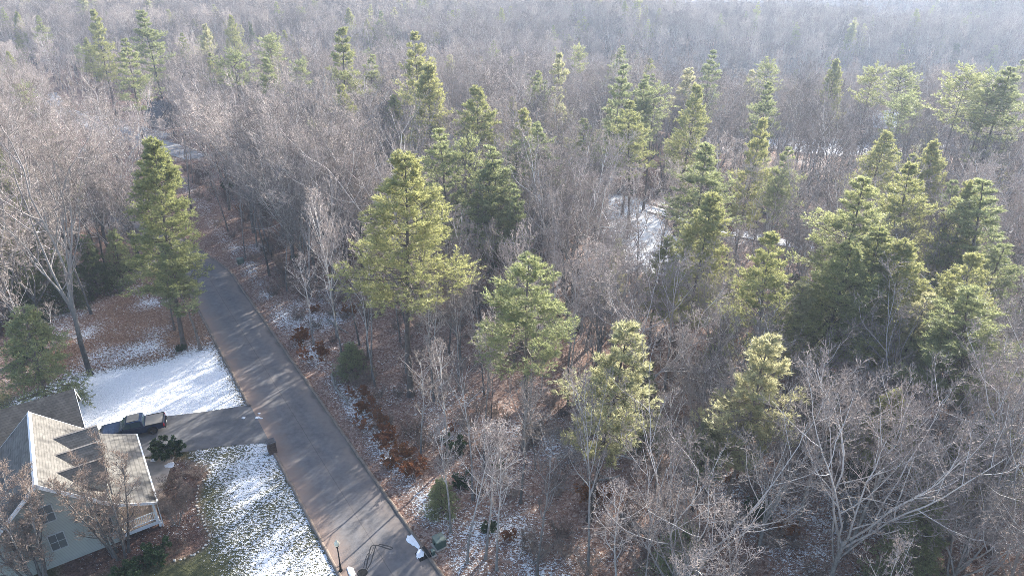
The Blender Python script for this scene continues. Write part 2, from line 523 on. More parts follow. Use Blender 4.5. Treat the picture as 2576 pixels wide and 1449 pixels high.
def inside(poly, x, y):
    x = np.asarray(x, float); y = np.asarray(y, float)
    r = np.zeros(np.broadcast(x, y).shape, bool)
    n = len(poly)
    for i in range(n):
        x0, y0 = poly[i]; x1, y1 = poly[(i + 1) % n]
        c = ((y0 > y) != (y1 > y)) & (x < (x1 - x0) * (y - y0) / (y1 - y0 + 1e-12) + x0)
        r ^= c
    return r

def polydist(poly, x, y, closed=True):
    x = np.asarray(x, float); y = np.asarray(y, float)
    d = np.full(np.broadcast(x, y).shape, 1e9)
    n = len(poly)
    for i in range(n if closed else n - 1):
        a = np.array(poly[i]); b = np.array(poly[(i + 1) % n])
        ab = b - a
        t = np.clip(((x - a[0]) * ab[0] + (y - a[1]) * ab[1]) / (ab @ ab + 1e-9), 0, 1)
        d = np.minimum(d, np.hypot(x - a[0] - t * ab[0], y - a[1] - t * ab[1]))
    return d

def soft(poly, x, y, w):
    """1 inside, 0 outside, fading over about w metres"""
    d = polydist(poly, x, y) * np.where(inside(poly, x, y), 1, -1)
    return sstep(-w, w, d)

G = lambda pts: [tuple(at(*p)) for p in pts]
LAWN_UP = G([(40, 1005), (150, 960), (290, 928), (430, 908), (540, 868), (640, 1030), (420, 1060), (150, 1100), (20, 1040)])
STRAW = G([(60, 960), (120, 880), (230, 790), (330, 720), (450, 680), (520, 760), (560, 860), (440, 915), (300, 930), (150, 965)])
LAWN_LOW = G([(470, 1135), (690, 1100), (870, 1455), (900, 1700), (250, 1700), (300, 1430), (470, 1410), (527, 1360), (530, 1330), (500, 1280), (508, 1215), (528, 1190), (500, 1165)])
MULCH = G([(440, 1150), (500, 1168), (530, 1188), (508, 1212), (496, 1262), (508, 1305), (528, 1345), (520, 1372), (478, 1398), (425, 1412), (330, 1420), (240, 1450), (150, 1470), (150, 1400), (345, 1340), (380, 1290), (420, 1200)])
HOUSE_YARD = G([(-60, 960), (60, 1000), (420, 1045), (640, 1020), (690, 1100), (900, 1500), (960, 1800), (-700, 1800), (-400, 1100)])
DRIVE = G([(632, 1018), (520, 1035), (420, 1047), (300, 1066), (255, 1100), (345, 1152), (470, 1136), (560, 1122), (694, 1112)])
WALK = G([(352, 1156), (440, 1148), (428, 1180), (416, 1215), (400, 1260), (372, 1262)])
CLEAR_MID = [(17, 95), (22, 92), (28, 98), (28, 112), (25, 128), (18, 132), (17, 112)]
STREET_MID = [(24, 124), (30, 118), (38, 110), (47, 104), (56, 98), (74, 97), (92, 101)]
STREET_FAR = [(62, 196), (72, 188), (82, 180), (94, 174), (108, 171), (125, 172), (150, 176)]
CLEAR_FAR = [(66, 168), (78, 160), (96, 163), (98, 176), (84, 190), (70, 194), (62, 182)]
CLEAR_RIGHT = [(96, 182), (118, 180), (122, 196), (104, 200)]
STREET_LEFT = [(-74, 158), (-86, 168), (-104, 182), (-120, 195), (-140, 214), (-160, 240)]
CLEAR_LEFT = [(-86, 168), (-100, 172), (-124, 192), (-140, 208), (-128, 214), (-108, 196), (-90, 182)]
CLEAR_TOPL = G([(700, 68), (740, 45), (830, 50), (850, 75), (790, 90)])
CLEAR_TOP = G([(985, 112), (1060, 96), (1080, 118), (1000, 124)])
STRIP_TOP = G([(1230, 22), (1330, 45), (1360, 62), (1320, 62), (1225, 38)])
POND = G([(2495, 1150), (2560, 1090), (2640, 1100), (2640, 1260), (2560, 1250), (2500, 1200)])
CLEARS = [CLEAR_MID, CLEAR_FAR, CLEAR_RIGHT, CLEAR_LEFT, CLEAR_TOPL, CLEAR_TOP, STRIP_TOP, POND]

# ------------------------------------------------------------------ ground sheet
def build_ground():
    xs = np.unique(np.round(np.concatenate([np.arange(-75, 62, 0.55), np.arange(-160, 170, 2.5), np.arange(-400, 480, 12), np.linspace(-1700, 2200, 80)]), 2))
    ys = np.unique(np.round(np.concatenate([np.arange(22, 112, 0.55), np.arange(-40, 230, 2.5), np.arange(230, 700, 10), np.linspace(700, 2600, 50)]), 2))
    X, Y = np.meshgrid(xs, ys)
    Z = terrain(X, Y)
    near = (Y < 130)
    u, v = road_uv(X, Y)
    off = sstep(RW + 0.6, RW + 3.5, np.abs(u))
    Z = Z + near * off * 0.16 * (vnoise(X, Y, 2.6, 1) - 0.5) * (u > 0) + near * off * 0.5 * (vnoise(X, Y, 9, 2) - 0.4) * (u > 0)
    snow = 0.12 + 0.30 * sstep(0.45, 0.85, vnoise(X, Y, 8, 7))
    verge = np.exp(-((u - (RW + 2.6)) / 1.7) ** 2)
    snow = np.maximum(snow, verge * 0.40) * np.where(u > 0, 1, 1)
    nb = (1 - sstep(0.2, 1.0, np.abs(u) - RW - 0.1))
    snow = snow + 0.07 * sstep(RW + 26, RW + 6, u) * (u > RW) * (v > -30) * (v < 45)
    snow = snow * (1 - 0.6 * nb)
    lawn = np.zeros_like(X); straw = np.zeros_like(X); mulch = np.zeros_like(X); scl = np.zeros_like(X)
    s = soft(STRAW, X, Y, 2.5)
    straw = np.maximum(straw, s); snow = snow * (1 - s) + s * (0.06 + 0.48 * vnoise(X, Y, 4.5, 11))
    yard = soft(HOUSE_YARD, X, Y, 1.0)
    lawn = np.maximum(lawn, yard * 0.9); snow = snow * (1 - yard) + yard * 0.1
    s = soft(LAWN_UP, X, Y, 1.7)
    snow = snow * (1 - s) + s * (1.0 - 0.45 * sstep(40, 0, polydist([tuple(RO), tuple(RO + RD * 60)], X, Y, False) * 5)); lawn = np.maximum(lawn, s)
    s = soft(LAWN_LOW, X, Y, 0.4)
    bare = np.exp(-(((X + 28.0) / 2.6) ** 2 + ((Y - 40.5) / 3.6) ** 2)) + 0.8 * np.exp(-(((X + 25.0) / 2.4) ** 2 + ((Y - 37.0) / 1.6) ** 2)) + 0.8 * np.exp(-(((X + 31.5) / 3) ** 2 + ((Y - 47.5) / 1.3) ** 2))
    sl = 0.42 - 0.62 * np.clip(bare, 0, 1) + 0.18 * sstep(9, 2, -u - RW)
    snow = snow * (1 - s) + s * sl; lawn = np.maximum(lawn, s); scl = s
    s = soft(MULCH, X, Y, 0.35)
    mulch = s; lawn = lawn * (1 - s); snow = snow * (1 - s) + s * 0.16; straw = straw * (1 - s)
    for c in CLEARS:
        s = soft(c, X, Y, 2.0)
        snow = np.maximum(snow, s * 0.85)
    s = soft(CLEAR_LEFT, X, Y, 2.0); straw = np.maximum(straw, s * 0.5); snow = np.where(s > 0.5, 0.45, snow)
    far = sstep(150, 260, Y)
    snow = snow * (1 - 0.75 * far * (1 - np.maximum.reduce([soft(c, X, Y, 3.0) for c in CLEARS])))
    V = np.stack([X, Y, Z], -1).reshape(-1, 3)
    ny, nx = X.shape
    i = np.arange(ny * nx).reshape(ny, nx)
    Q = np.stack([i[:-1, :-1], i[:-1, 1:], i[1:, 1:], i[1:, :-1]], -1).reshape(-1, 4)
    me = np_mesh('ground', V, Q, mats=[M['ground']], attrs={'snow': snow.ravel(), 'lawn': lawn.ravel(), 'straw': straw.ravel(), 'mulch': mulch.ravel(), 'scale': scl.ravel()})
    o = bpy.data.objects.new('ground', me); COL.objects.link(o)
    tag(o, 'rolling ground of leaf litter, lawn and patchy snow under the woods', 'ground', kind='structure')
build_ground()

def ribbon(name, pts, w, mat, label, lift=0.03, step=1.0):
    pts = [np.array(p, float) for p in pts]
    line = []
    for a, b in zip(pts[:-1], pts[1:]):
        n = max(1, int(np.linalg.norm(b - a) / step))
        for k in range(n): line.append(a + (b - a) * k / n)
    line.append(pts[-1])
    line = np.array(line)
    for _ in range(6):
        line[1:-1] = (line[:-2] + line[1:-1] * 2 + line[2:]) / 4
    t = np.gradient(line, axis=0); t /= np.linalg.norm(t, axis=1)[:, None]
    nrm = np.stack([t[:, 1], -t[:, 0]], 1)
    K = 9
    us = np.linspace(0, 1, K)
    V, A = [], []
    for i, (p, n) in enumerate(zip(line, nrm)):
        for u in us:
            q = p + n * (u - 0.5) * w
            V.append((q[0], q[1], float(terrain(q[0], q[1])) + lift)); A.append(u)
    Q = [(i * K + k, i * K + k + 1, (i + 1) * K + k + 1, (i + 1) * K + k) for i in range(len(line) - 1) for k in range(K - 1)]
    me = np_mesh(name, V, Q, mats=[mat], attrs={'across': A})
    o = bpy.data.objects.new(name, me); COL.objects.link(o)
    return tag(o, label, 'road', kind='structure')

ROAD_LINE = [RO - RD * 60, RO + RD * 30, RO + RD * 66, RO + RD * 84 - RP * 3.5, RO + RD * 104 - RP * 11, RO + RD * 128 - RP * 18, RO + RD * 152 - RP * 8]
ribbon('road', ROAD_LINE, RW * 2, M['asphalt'], 'straight grey asphalt road crossed by long tree shadows', 0.035)
ribbon('street', STREET_LEFT, 6.0, M['pale_road'], 'pale side street behind the bare trees at the end of the road', 0.08)
ribbon('street', STREET_MID, 3.0, M['snow'], 'snow covered lane showing between the pines', 0.08)
ribbon('street', STREET_FAR, 7.0, M['pale_road'], 'pale sunlit street beside the houses beyond the woods', 0.12)

def flat(name, poly, z, mat, label, cat='path', th=None):
    me = bpy.data.meshes.new(name)
    me.from_pydata([(p[0], p[1], z) for p in poly], [], [tuple(range(len(poly)))])
    me.materials.append(mat); me.update()
    if me.polygons[0].normal.z < 0: me.flip_normals()
    o = bpy.data.objects.new(name, me); COL.objects.link(o)
    return tag(o, label, cat, kind='structure')
flat('driveway', DRIVE, 0.03, M['drive'], 'dark asphalt driveway running from the road to the house', 'driveway')
flat('path', WALK, 0.026, M['concrete'], 'short concrete walkway between driveway and porch', 'path')

def kerb(pts, name, label):
    mb = MB()
    pts = [np.array(p, float) for p in pts]
    prof = [(-0.16, 0.0), (-0.13, 0.12), (-0.04, 0.155), (0.05, 0.145), (0.15, 0.03), (0.17, -0.02)]
    L = []
    for a, b in zip(pts[:-1], pts[1:]):
        n = max(1, int(np.linalg.norm(b - a) / 0.8))
        L += [a + (b - a) * k / n for k in range(n)]
    L.append(pts[-1]); L = np.array(L)
    t = np.gradient(L, axis=0); t /= np.linalg.norm(t, axis=1)[:, None]
    V = []; n = len(prof)
    rs = np.random.default_rng(3)
    for p, q in zip(L, t):
        j = rs.normal(0, 0.02)
        for a, z in prof:
            V.append((p[0] + q[1] * (a + j), p[1] - q[0] * (a + j), z))
    F = [(i * n + k, i * n + k + 1, (i + 1) * n + k + 1, (i + 1) * n + k) for i in range(len(L) - 1) for k in range(n - 1)]
    mb.add(V, F)
    o = mb.build(name, M['kerb'], smooth=True)
    tag(o, label, 'kerb', kind='structure')
e = RW + 0.10
dv0 = road_uv(*at(632, 1018))[1]; dv1 = road_uv(*at(694, 1112))[1]
kerb([RO + RP * e - RD * 40, RO + RP * e + RD * 66, RO + RD * 84 + RP * (e - 3.2)], 'kerb', 'brown asphalt kerb along the wooded side of the road')
kerb([RO - RP * e - RD * 40, RO - RP * e + RD * (dv1 + 0.2)], 'kerb', 'brown asphalt kerb along the snowy lower lawn')
kerb([RO - RP * e + RD * (dv0 - 0.2), RO - RP * e + RD * 66], 'kerb', 'brown asphalt kerb along the upper snowy lawn')

# ------------------------------------------------------------------ house, truck and street things
HO = np.array([-37.95, 43.0]); HR = R(34.5)

def window(parent, x, y, z, w, h, axis='y', face=-1, mull=(2, 3)):
    """a window proud of a wall; axis = the wall's normal axis, face = its sign"""
    fr, pn = MB(), MB()
    t = 0.07
    def bx(mb, a0, b0, a1, b1, d0, d1):
        if axis == 'y': mb.box(a0, min(y + face * d0, y + face * d1), b0, a1, max(y + face * d0, y + face * d1), b1)
        else: mb.box(min(x + face * d0, x + face * d1), a0, b0, max(x + face * d0, x + face * d1), a1, b1)
    c = x if axis == 'y' else y
    a0, a1, b0, b1 = c - w / 2, c + w / 2, z - h / 2, z + h / 2
    bx(fr, a0 - t, b0 - t, a0, b1 + t, -0.02, 0.06); bx(fr, a1, b0 - t, a1 + t, b1 + t, -0.02, 0.06)
    bx(fr, a0, b1, a1, b1 + t, -0.02, 0.06); bx(fr, a0, b0 - t, a1, b0, -0.02, 0.08)
    bx(fr, a0, z - 0.025, a1, z + 0.025, 0.012, 0.045)
    for k in range(1, mull[0]):
        q = a0 + (a1 - a0) * k / mull[0]
        bx(fr, q - 0.015, b0, q + 0.015, z - 0.027, 0.014, 0.04); bx(fr, q - 0.015, z + 0.027, q + 0.015, b1, 0.014, 0.04)
    bx(pn, a0, b0, a1, b1, -0.02, 0.008)
    f = fr.build('window', M['trim'], parent)
    pn.build('pane', M['pane'], f)
    return f

def build_house():
    h = empty('house', (HO[0], HO[1], 0), HR)
    tag(h, 'grey sided house with weathered shingle roof, white trim and three dormers beside the driveway', 'house')
    w = MB()
    w.prism([(-5.5, -0.2), (4.2, -0.2), (4.2, 3.92), (0, 7.95), (-5.5, 2.72)], 'y', -5.0, 5.0)
    w.build('wall', M['siding'], h)
    ws = MB()
    ws.prism([(4.85, -0.2), (13.75, -0.2), (13.75, 3.15), (9.3, 6.8), (4.85, 3.15)], 'x', -12.0, 3.0)
    ws.build('wall', M['siding'], h)
    wb = MB(); wb.prism([(-10.6, -0.2), (-5.55, -0.2), (-5.55, 4.6), (-8, 7.25), (-10.6, 4.4)], 'y', -1.0, 4.8); wb.build('wall', M['siding'], h)
    r = MB()
    r.slab((0, 8.2), (4.38, 3.98), -5.35, 5.35, 0.16)
    r.slab((4.40, 3.96), (7.05, 2.75), -5.35, 5.35, 0.14)
    r.slab((-0.003, 8.2), (-5.9, 2.52), -5.35, 5.35, 0.16)
    roof = r.build('roof', M['shingle'], h)
    rc = MB(); rc.prism([(-0.17, 8.09), (0, 8.27), (0.17, 8.09), (0.15, 8.07), (0, 8.22), (-0.15, 8.07)], 'y', -5.38, 5.38); rc.build('ridge_cap', M['white'], roof)
    rw = MB()
    # garage wing roof: ridge along x
    def slabx(y0, z0, y1, z1, x0, x1, th):
        dy, dz = y1 - y0, z1 - z0; L = math.hypot(dy, dz); ny, nz = -dz / L * th, dy / L * th
        if nz < 0: ny, nz = -ny, -nz
        rw.prism([(y0, z0), (y1, z1), (y1 - ny, z1 - nz), (y0 - ny, z0 - nz)], 'x', x0, x1)
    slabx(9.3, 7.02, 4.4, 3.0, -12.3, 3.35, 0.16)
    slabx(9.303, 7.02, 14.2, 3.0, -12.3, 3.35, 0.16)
    rw.build('roof', M['shingle_shade'], h)
    rb = MB(); rb.slab((-8, 7.5), (-4.6, 3.85), -1.35, 9.0, 0.15); rb.slab((-8.003, 7.5), (-11.0, 4.2), -1.35, 9.0, 0.15); rb.build('roof', M['shingle'], h)
    tr = MB()
    # rake boards on the gable end and the eave gutter
    for y in (-5.38, 5.36):
        for a, b, th in (((0.0, 8.21), (4.40, 3.99), 0.30), ((4.41, 3.95), (7.06, 2.76), 0.24), ((-0.01, 8.21), (-5.92, 2.52), 0.30)):
            tr = MB(); tr.slab(a, b, y, y + 0.03, th); tr.build('rake_board', M['white'], h)
    gt = MB(); gt.box(7.06, -5.33, 2.62, 7.18, 5.33, 2.76); gt.build('gutter', M['white'], h)
    for (y0, z0, y1, z1) in ((9.3, 7.03, 4.38, 3.0), (9.305, 7.03, 14.22, 3.0)):
        dy, dz = y1 - y0, z1 - z0; L = math.hypot(dy, dz); ny, nz = -dz / L * 0.2, dy / L * 0.2
        if nz < 0: ny, nz = -ny, -nz
        fas = MB(); fas.prism([(y0, z0), (y1, z1), (y1 - ny, z1 - nz), (y0 - ny, z0 - nz)], 'x', 3.36, 3.39)
        fas.build('rake_board', M['white'], h)
    for yc in (2.0, -0.5, -3.0):
        dw = MB()
        dw.prism([(yc - 0.92, 3.9), (yc + 0.92, 3.9), (yc + 0.92, 5.85), (yc, 6.82), (yc - 0.92, 5.85)], 'x', 1.6, 4.15)
        d = dw.build('dormer', M['siding'], h)
        dr = MB()
        for s in (1, -1):
            y0, z0, y1, z1 = yc + 0.002 * s, 7.02, yc + s * 1.12, 5.78
            dy, dz = y1 - y0, z1 - z0; L = math.hypot(dy, dz); ny, nz = -dz / L * 0.12, dy / L * 0.12
            if nz < 0: ny, nz = -ny, -nz
            dr.prism([(y0, z0), (y1, z1), (y1 - ny, z1 - nz), (y0 - ny, z0 - nz)], 'x', 1.0, 4.45)
        dr.prism([(yc - 0.09, 6.985), (yc, 7.06), (yc + 0.09, 6.985), (yc, 7.03)], 'x', 1.02, 4.47, 1)
        dr.build('dormer_roof', [M['shingle'], M['concrete']], d)
        window(d, 4.152, yc, 5.25, 0.8, 1.0, 'x', 1)
    window(h, -0.1, -5.002, 5.1, 1.0, 1.5); window(h, 0.0, -5.002, 2.3, 1.0, 1.45); window(h, 3.2, -5.002, 1.9, 1.0, 1.6)
    window(h, 4.202, -2.5, 1.9, 1.0, 1.5, 'x', 1); window(h, 4.202, 2.8, 1.9, 1.0, 1.5, 'x', 1)
    fd = MB(); fd.box(4.2, -0.45, 0.62, 4.25, 0.5, 2.7); door = fd.build('door', M['brick'], h)
    kn = MB(); kn.cyl((4.25, 0.35, 1.6), 0.035, 0.07, 10, 'x'); kn.build('handle', M['chrome'], door)
    gd = MB()
    for k in range(4): gd.box(3.0, 6.6, 0.05 + k * 0.55, 3.05, 11.6, 0.57 + k * 0.55)
    gd.build('garage_door', M['door'], h)
    pf = MB(); pf.box(4.22, -5.0, 0.35, 6.9, 5.0, 0.6); pf.build('porch_floor', M['porch'], h)
    pe = MB(); pe.box(4.2, -5.06, 0.30, 6.96, -5.005, 0.61); pe.build('porch_trim', M['white'], h)
    for y in (-4.85, -1.7, 1.7, 4.85):
        p = MB(); p.box(6.66, y - 0.09, 0.602, 6.84, y + 0.09, 2.72); p.box(6.62, y - 0.13, 0.602, 6.88, y + 0.13, 0.80); p.build('porch_post', M['white'], h)
    skirt = MB(); skirt.box(6.78, -4.95, -0.15, 6.9, -4.8, 0.36); skirt.box(6.75, -5.12, -0.2, 6.97, -4.93, 0.352); skirt.build('porch_pier', M['white'], h)
    rl = MB()
    rl.box(4.25, -4.88, 1.45, 6.65, -4.82, 1.52); rl.box(4.25, -4.88, 0.72, 6.65, -4.82, 0.78)
    for k in range(18): rl.box(4.36 + k * 0.13, -4.868, 0.78, 4.40 + k * 0.13, -4.832, 1.45)
    rl.build('railing', M['white'], h)
    for (y0, y1) in ((-4.7, -1.8), (1.8, 4.75)):
        rl = MB()
        rl.box(6.72, y0, 1.45, 6.78, y1, 1.52); rl.box(6.72, y0, 0.72, 6.78, y1, 0.78)
        for k in range(int((y1 - y0) / 0.13)): rl.box(6.732, y0 + 0.08 + k * 0.13, 0.78, 6.768, y0 + 0.12 + k * 0.13, 1.45)
        rl.build('railing', M['white'], h)
    ds = MB(); ds.box(7.0, -5.2, 0.0, 7.08, -5.1, 2.65); ds.build('downspout', M['white'], h)
build_house()

def build_truck():
    t = empty('pickup_truck', (-37.75, 55.05, 0.03), R(22 + 180))
    tag(t, 'dark blue crew cab pickup truck with grey bed cover parked on the driveway', 'pickup')
    # local: +x forward, length 5.8, width 1.95
    b = MB()
    low = [(-2.88, 0.55), (-2.90, 1.02), (-2.86, 1.12), (0.95, 1.12), (1.10, 1.14), (2.55, 1.08), (2.80, 0.98), (2.88, 0.75), (2.86, 0.50), (2.36, 0.44), (2.30, 0.66), (2.12, 0.86), (1.85, 0.92), (1.58, 0.86), (1.40, 0.66), (1.34, 0.42), (-1.28, 0.42), (-1.34, 0.66), (-1.52, 0.86), (-1.78, 0.92), (-2.05, 0.86), (-2.22, 0.66), (-2.28, 0.5)]
    b.prism(low, 'y', -0.97, 0.97)
    b.build('body', M['paint'], t, bevel=0.035)
    c = MB()
    # cab greenhouse: tapered in width
    pr = [(-1.12, 1.10, 0.93), (1.12, 1.13, 0.93), (0.42, 1.74, 0.74), (-0.80, 1.78, 0.74), (-1.02, 1.70, 0.76)]
    V = [(x, -w, z) for x, z, w in pr] + [(x, w, z) for x, z, w in pr]
    n = len(pr)
    c.add(V, [tuple(range(n)), tuple(range(n, 2 * n))[::-1]] + [(i, n + i, n + (i + 1) % n, (i + 1) % n) for i in range(n)])
    c.build('cab', M['paint'], t, bevel=0.05)
    ro = MB(); ro.box(-0.74, -0.62, 1.775, 0.34, 0.62, 1.80); ro.build('roof_panel', M['roof_glass'], t, bevel=0.01)
    def side(x, z):      # half width of the cab at height z, slightly proud
        return 0.93 + (0.74 - 0.93) * (z - 1.11) / (1.76 - 1.11) + 0.006
    for s in (-1, 1):
        for quad in ([(-0.90, 1.20), (-0.02, 1.20), (-0.02, 1.66), (-0.80, 1.66)], [(0.06, 1.20), (0.92, 1.20), (0.44, 1.66), (0.06, 1.66)]):
            g = MB(); g.add([(x, s * side(x, z), z) for x, z in quad] + [(x, s * (side(x, z) - 0.03), z) for x, z in quad], [(0, 1, 2, 3), (7, 6, 5, 4), (0, 4, 5, 1), (1, 5, 6, 2), (2, 6, 7, 3), (3, 7, 4, 0)])
            g.build('window', M['truck_glass'], t)
    ws = MB(); ws.add([(1.115, -0.84, 1.155), (1.115, 0.84, 1.155), (0.465, 0.68, 1.715), (0.465, -0.68, 1.715), (1.05, -0.84, 1.12), (1.05, 0.84, 1.12), (0.40, 0.68, 1.68), (0.40, -0.68, 1.68)], [(0, 1, 2, 3), (7, 6, 5, 4), (0, 4, 5, 1), (1, 5, 6, 2), (2, 6, 7, 3), (3, 7, 4, 0)])
    ws.build('windscreen', M['truck_glass'], t)
    rw = MB(); rw.add([(-1.115, -0.78, 1.2), (-1.115, 0.78, 1.2), (-1.03, 0.66, 1.66), (-1.03, -0.66, 1.66), (-1.06, -0.78, 1.2), (-1.06, 0.78, 1.2), (-0.99, 0.66, 1.66), (-0.99, -0.66, 1.66)], [(0, 1, 2, 3), (7, 6, 5, 4), (0, 4, 5, 1), (1, 5, 6, 2), (2, 6, 7, 3), (3, 7, 4, 0)])
    rw.build('rear_window', M['truck_glass'], t)
    cv = MB(); cv.box(-2.78, -0.86, 1.125, -1.20, 0.86, 1.165); cv.build('bed_cover', M['cover'], t, bevel=0.012)
    ri = MB()
    for y in (-0.97, 0.87): ri.box(-2.86, y, 1.115, -1.18, y + 0.10, 1.185)
    ri.box(-2.88, -0.868, 1.115, -2.79, 0.868, 1.185); ri.build('bed_rail', M['black_metal'], t, bevel=0.012)
    for s in (-1, 1):
        l = MB(); l.box(-2.925, s * 0.90 - 0.075, 0.72, -2.80, s * 0.90 + 0.082, 1.06); l.build('taillight', M['red_lens'], t, bevel=0.015)
        hl = MB(); hl.box(2.70, s * 0.76 - 0.17, 0.80, 2.885, s * 0.76 + 0.17, 0.96); hl.build('headlight', M['clear_lens'], t, bevel=0.02)
        mi = MB(); mi.box(0.76, s * 1.06 - 0.12, 1.17, 0.90, s * 1.06 + 0.10, 1.36); mi.build('mirror', M['paint'], t, bevel=0.03)
    bp = MB(); bp.box(-3.02, -0.93, 0.50, -2.885, 0.93, 0.70); bp.build('rear_bumper', M['black_metal'], t, bevel=0.03)
    bf = MB(); bf.box(2.86, -0.92, 0.44, 3.0, 0.92, 0.68); bf.build('front_bumper', M['black_metal'], t, bevel=0.03)
    gr = MB(); gr.box(2.80, -0.56, 0.72, 2.90, 0.56, 0.98); gr.build('grille', M['black_metal'], t, bevel=0.02)
    pl = MB(); pl.box(-3.035, -0.16, 0.52, -3.022, 0.16, 0.66); pl.build('number_plate', M['white'], t)
    for x in (1.85, -1.78):
        for s in (-1, 1):
            y0 = s * 0.97
            ty = MB()
            prof = [(0.24, -0.13), (0.37, -0.13), (0.40, -0.09), (0.40, 0.09), (0.37, 0.13), (0.24, 0.13)]
            V, F, nn = [], [], 24
            for rr, yy in prof:
                for i in range(nn):
                    a = 2 * math.pi * i / nn
                    V.append((x + rr * math.cos(a), y0 - s * 0.12 + yy, 0.40 + rr * math.sin(a)))
            m_ = len(prof)
            for k in range(m_):
                for i in range(nn):
                    F.append((k * nn + i, k * nn + (i + 1) % nn, ((k + 1) % m_) * nn + (i + 1) % nn, ((k + 1) % m_) * nn + i))
            ty.add(V, F)
            wh = ty.build('wheel', M['rubber'], t, smooth=True)
            rm = MB(); rm.cyl((x, y0 - s * 0.12 - 0.10, 0.40), 0.245, 0.20, 20, 'y')
            for k in range(6):
                a = k * math.pi / 3
                cx, cz = x + 0.14 * math.cos(a), 0.40 + 0.14 * math.sin(a)
                rm.box(cx - 0.03, y0 - s * 0.12 + (0.10 if s > 0 else -0.125), cz - 0.03, cx + 0.03, y0 - s * 0.12 + (0.125 if s > 0 else -0.10), cz + 0.03)
            rm.build('rim', M['alloy'], wh)
build_truck()

def build_lamp(loc, label):
    l = empty('street_lamp', (loc[0], loc[1], 0))
    tag(l, label, 'street lamp')
    p = MB(); p.lathe([(0.14, 0), (0.14, 0.12), (0.09, 0.2), (0.075, 0.7), (0.055, 0.8), (0.045, 2.35), (0.075, 2.40), (0.05, 2.48), (0.11, 2.58), (0.13, 2.63)], n=14)
    p.build('post', M['black_metal'], l, smooth=False)
    g = MB(); g.lathe([(0.10, 2.632), (0.17, 2.72), (0.205, 2.84), (0.20, 2.95), (0.155, 3.06), (0.09, 3.13), (0.075, 3.18), (0.05, 3.24), (0.012, 3.27)], n=18)
    g.build('globe', M['globe'], l, smooth=True)
lp = at(847, 1365, 2.95)
build_lamp(lp, 'black lamp post with cream acorn globe at the edge of the snowy lawn')

def build_pillar():
    c = at(686, 1137)
    t = empty('mailbox_pillar', (c[0], c[1], 0), RA)
    tag(t, 'dark brick mailbox pillar where the driveway meets the road', 'mailbox')
    b = MB(); b.box(-0.36, -0.36, -0.1, 0.36, 0.36, 1.28); b.build('pillar', M['brick'], t)
    cp = MB(); cp.box(-0.42, -0.42, 1.281, 0.42, 0.42, 1.36); cp.box(-0.3, -0.3, 1.361, 0.3, 0.3, 1.41); cp.build('cap', M['dark_roof'], t, bevel=0.015)
    d = MB(); d.box(0.362, -0.15, 0.80, 0.40, 0.15, 1.12); d.build('door', M['black_metal'], t, bevel=0.01)
build_pillar()

def build_box(name, px, py, sx, sy, sz, label, lid=True, rz=RA):
    c = at(px, py)
    t = empty(name, (c[0], c[1], float(0)), rz)
    tag(t, label, 'utility box')
    pad = MB(); pad.box(-sx / 2 - 0.12, -sy / 2 - 0.12, -0.1, sx / 2 + 0.12, sy / 2 + 0.12, 0.1); pad.build('pad', M['concrete'], t, bevel=0.02)
    b = MB(); b.box(-sx / 2, -sy / 2, 0.101, sx / 2, sy / 2, sz); b.build('cabinet', M['box_green'], t, bevel=0.025)
    l = MB(); l.prism([(-sx / 2 - 0.03, sz + 0.001), (sx / 2 + 0.03, sz + 0.001), (sx / 2 + 0.03, sz + 0.06), (0, sz + 0.13), (-sx / 2 - 0.03, sz + 0.10)], 'y', -sy / 2 - 0.03, sy / 2 + 0.03); l.build('lid', M['box_lid'], t, bevel=0.012)
    hd = MB(); hd.box(-sx / 2 - 0.05, -0.06, sz * 0.5, -sx / 2 - 0.002, 0.06, sz * 0.62); hd.build('handle', M['iron'], t)
build_box('utility_box', 1106, 1372, 0.85, 0.85, 0.80, 'green transformer cabinet on a pad beside the storm drain')
build_box('utility_box', 1090, 1362 + 34, 0.26, 0.26, 0.5, 'small green pedestal box next to the transformer cabinet')
build_box('utility_box', 606, 664, 0.95, 0.85, 0.85, 'dark green transformer box on leaf litter at the upper roadside')

def build_drain():
    c = RO + RP * (RW - 0.35)
    s = road_uv(*at(1072, 1392))[1]
    q = c + RD * s
    t = empty('storm_drain', (q[0], q[1], 0.036), RA)
    tag(t, 'black iron storm drain set in the kerb among leftover snow', 'storm drain')
    g = MB(); 
    g.box(-0.36, -0.5, 0.0, -0.30, 0.5, 0.03); g.box(0.28, -0.5, 0.0, 0.34, 0.5, 0.03); g.box(-0.30, -0.5, 0, 0.28, -0.44, 0.03); g.box(-0.30, 0.44, 0, 0.28, 0.5, 0.03)
    for k in range(9): g.box(-0.299, -0.40 + k * 0.093, 0.004, 0.279, -0.36 + k * 0.093, 0.026)
    g.build('grate', M['iron'], t)
    p = MB(); p.box(-0.30, -0.44, 0.0005, 0.28, 0.44, 0.003); p.build('pit', M['tar'], t)
    hd = MB(); hd.box(0.345, -0.62, -0.03, 0.58, 0.62, 0.20); hd.build('kerb_inlet', M['iron'], t, bevel=0.02)
build_drain()

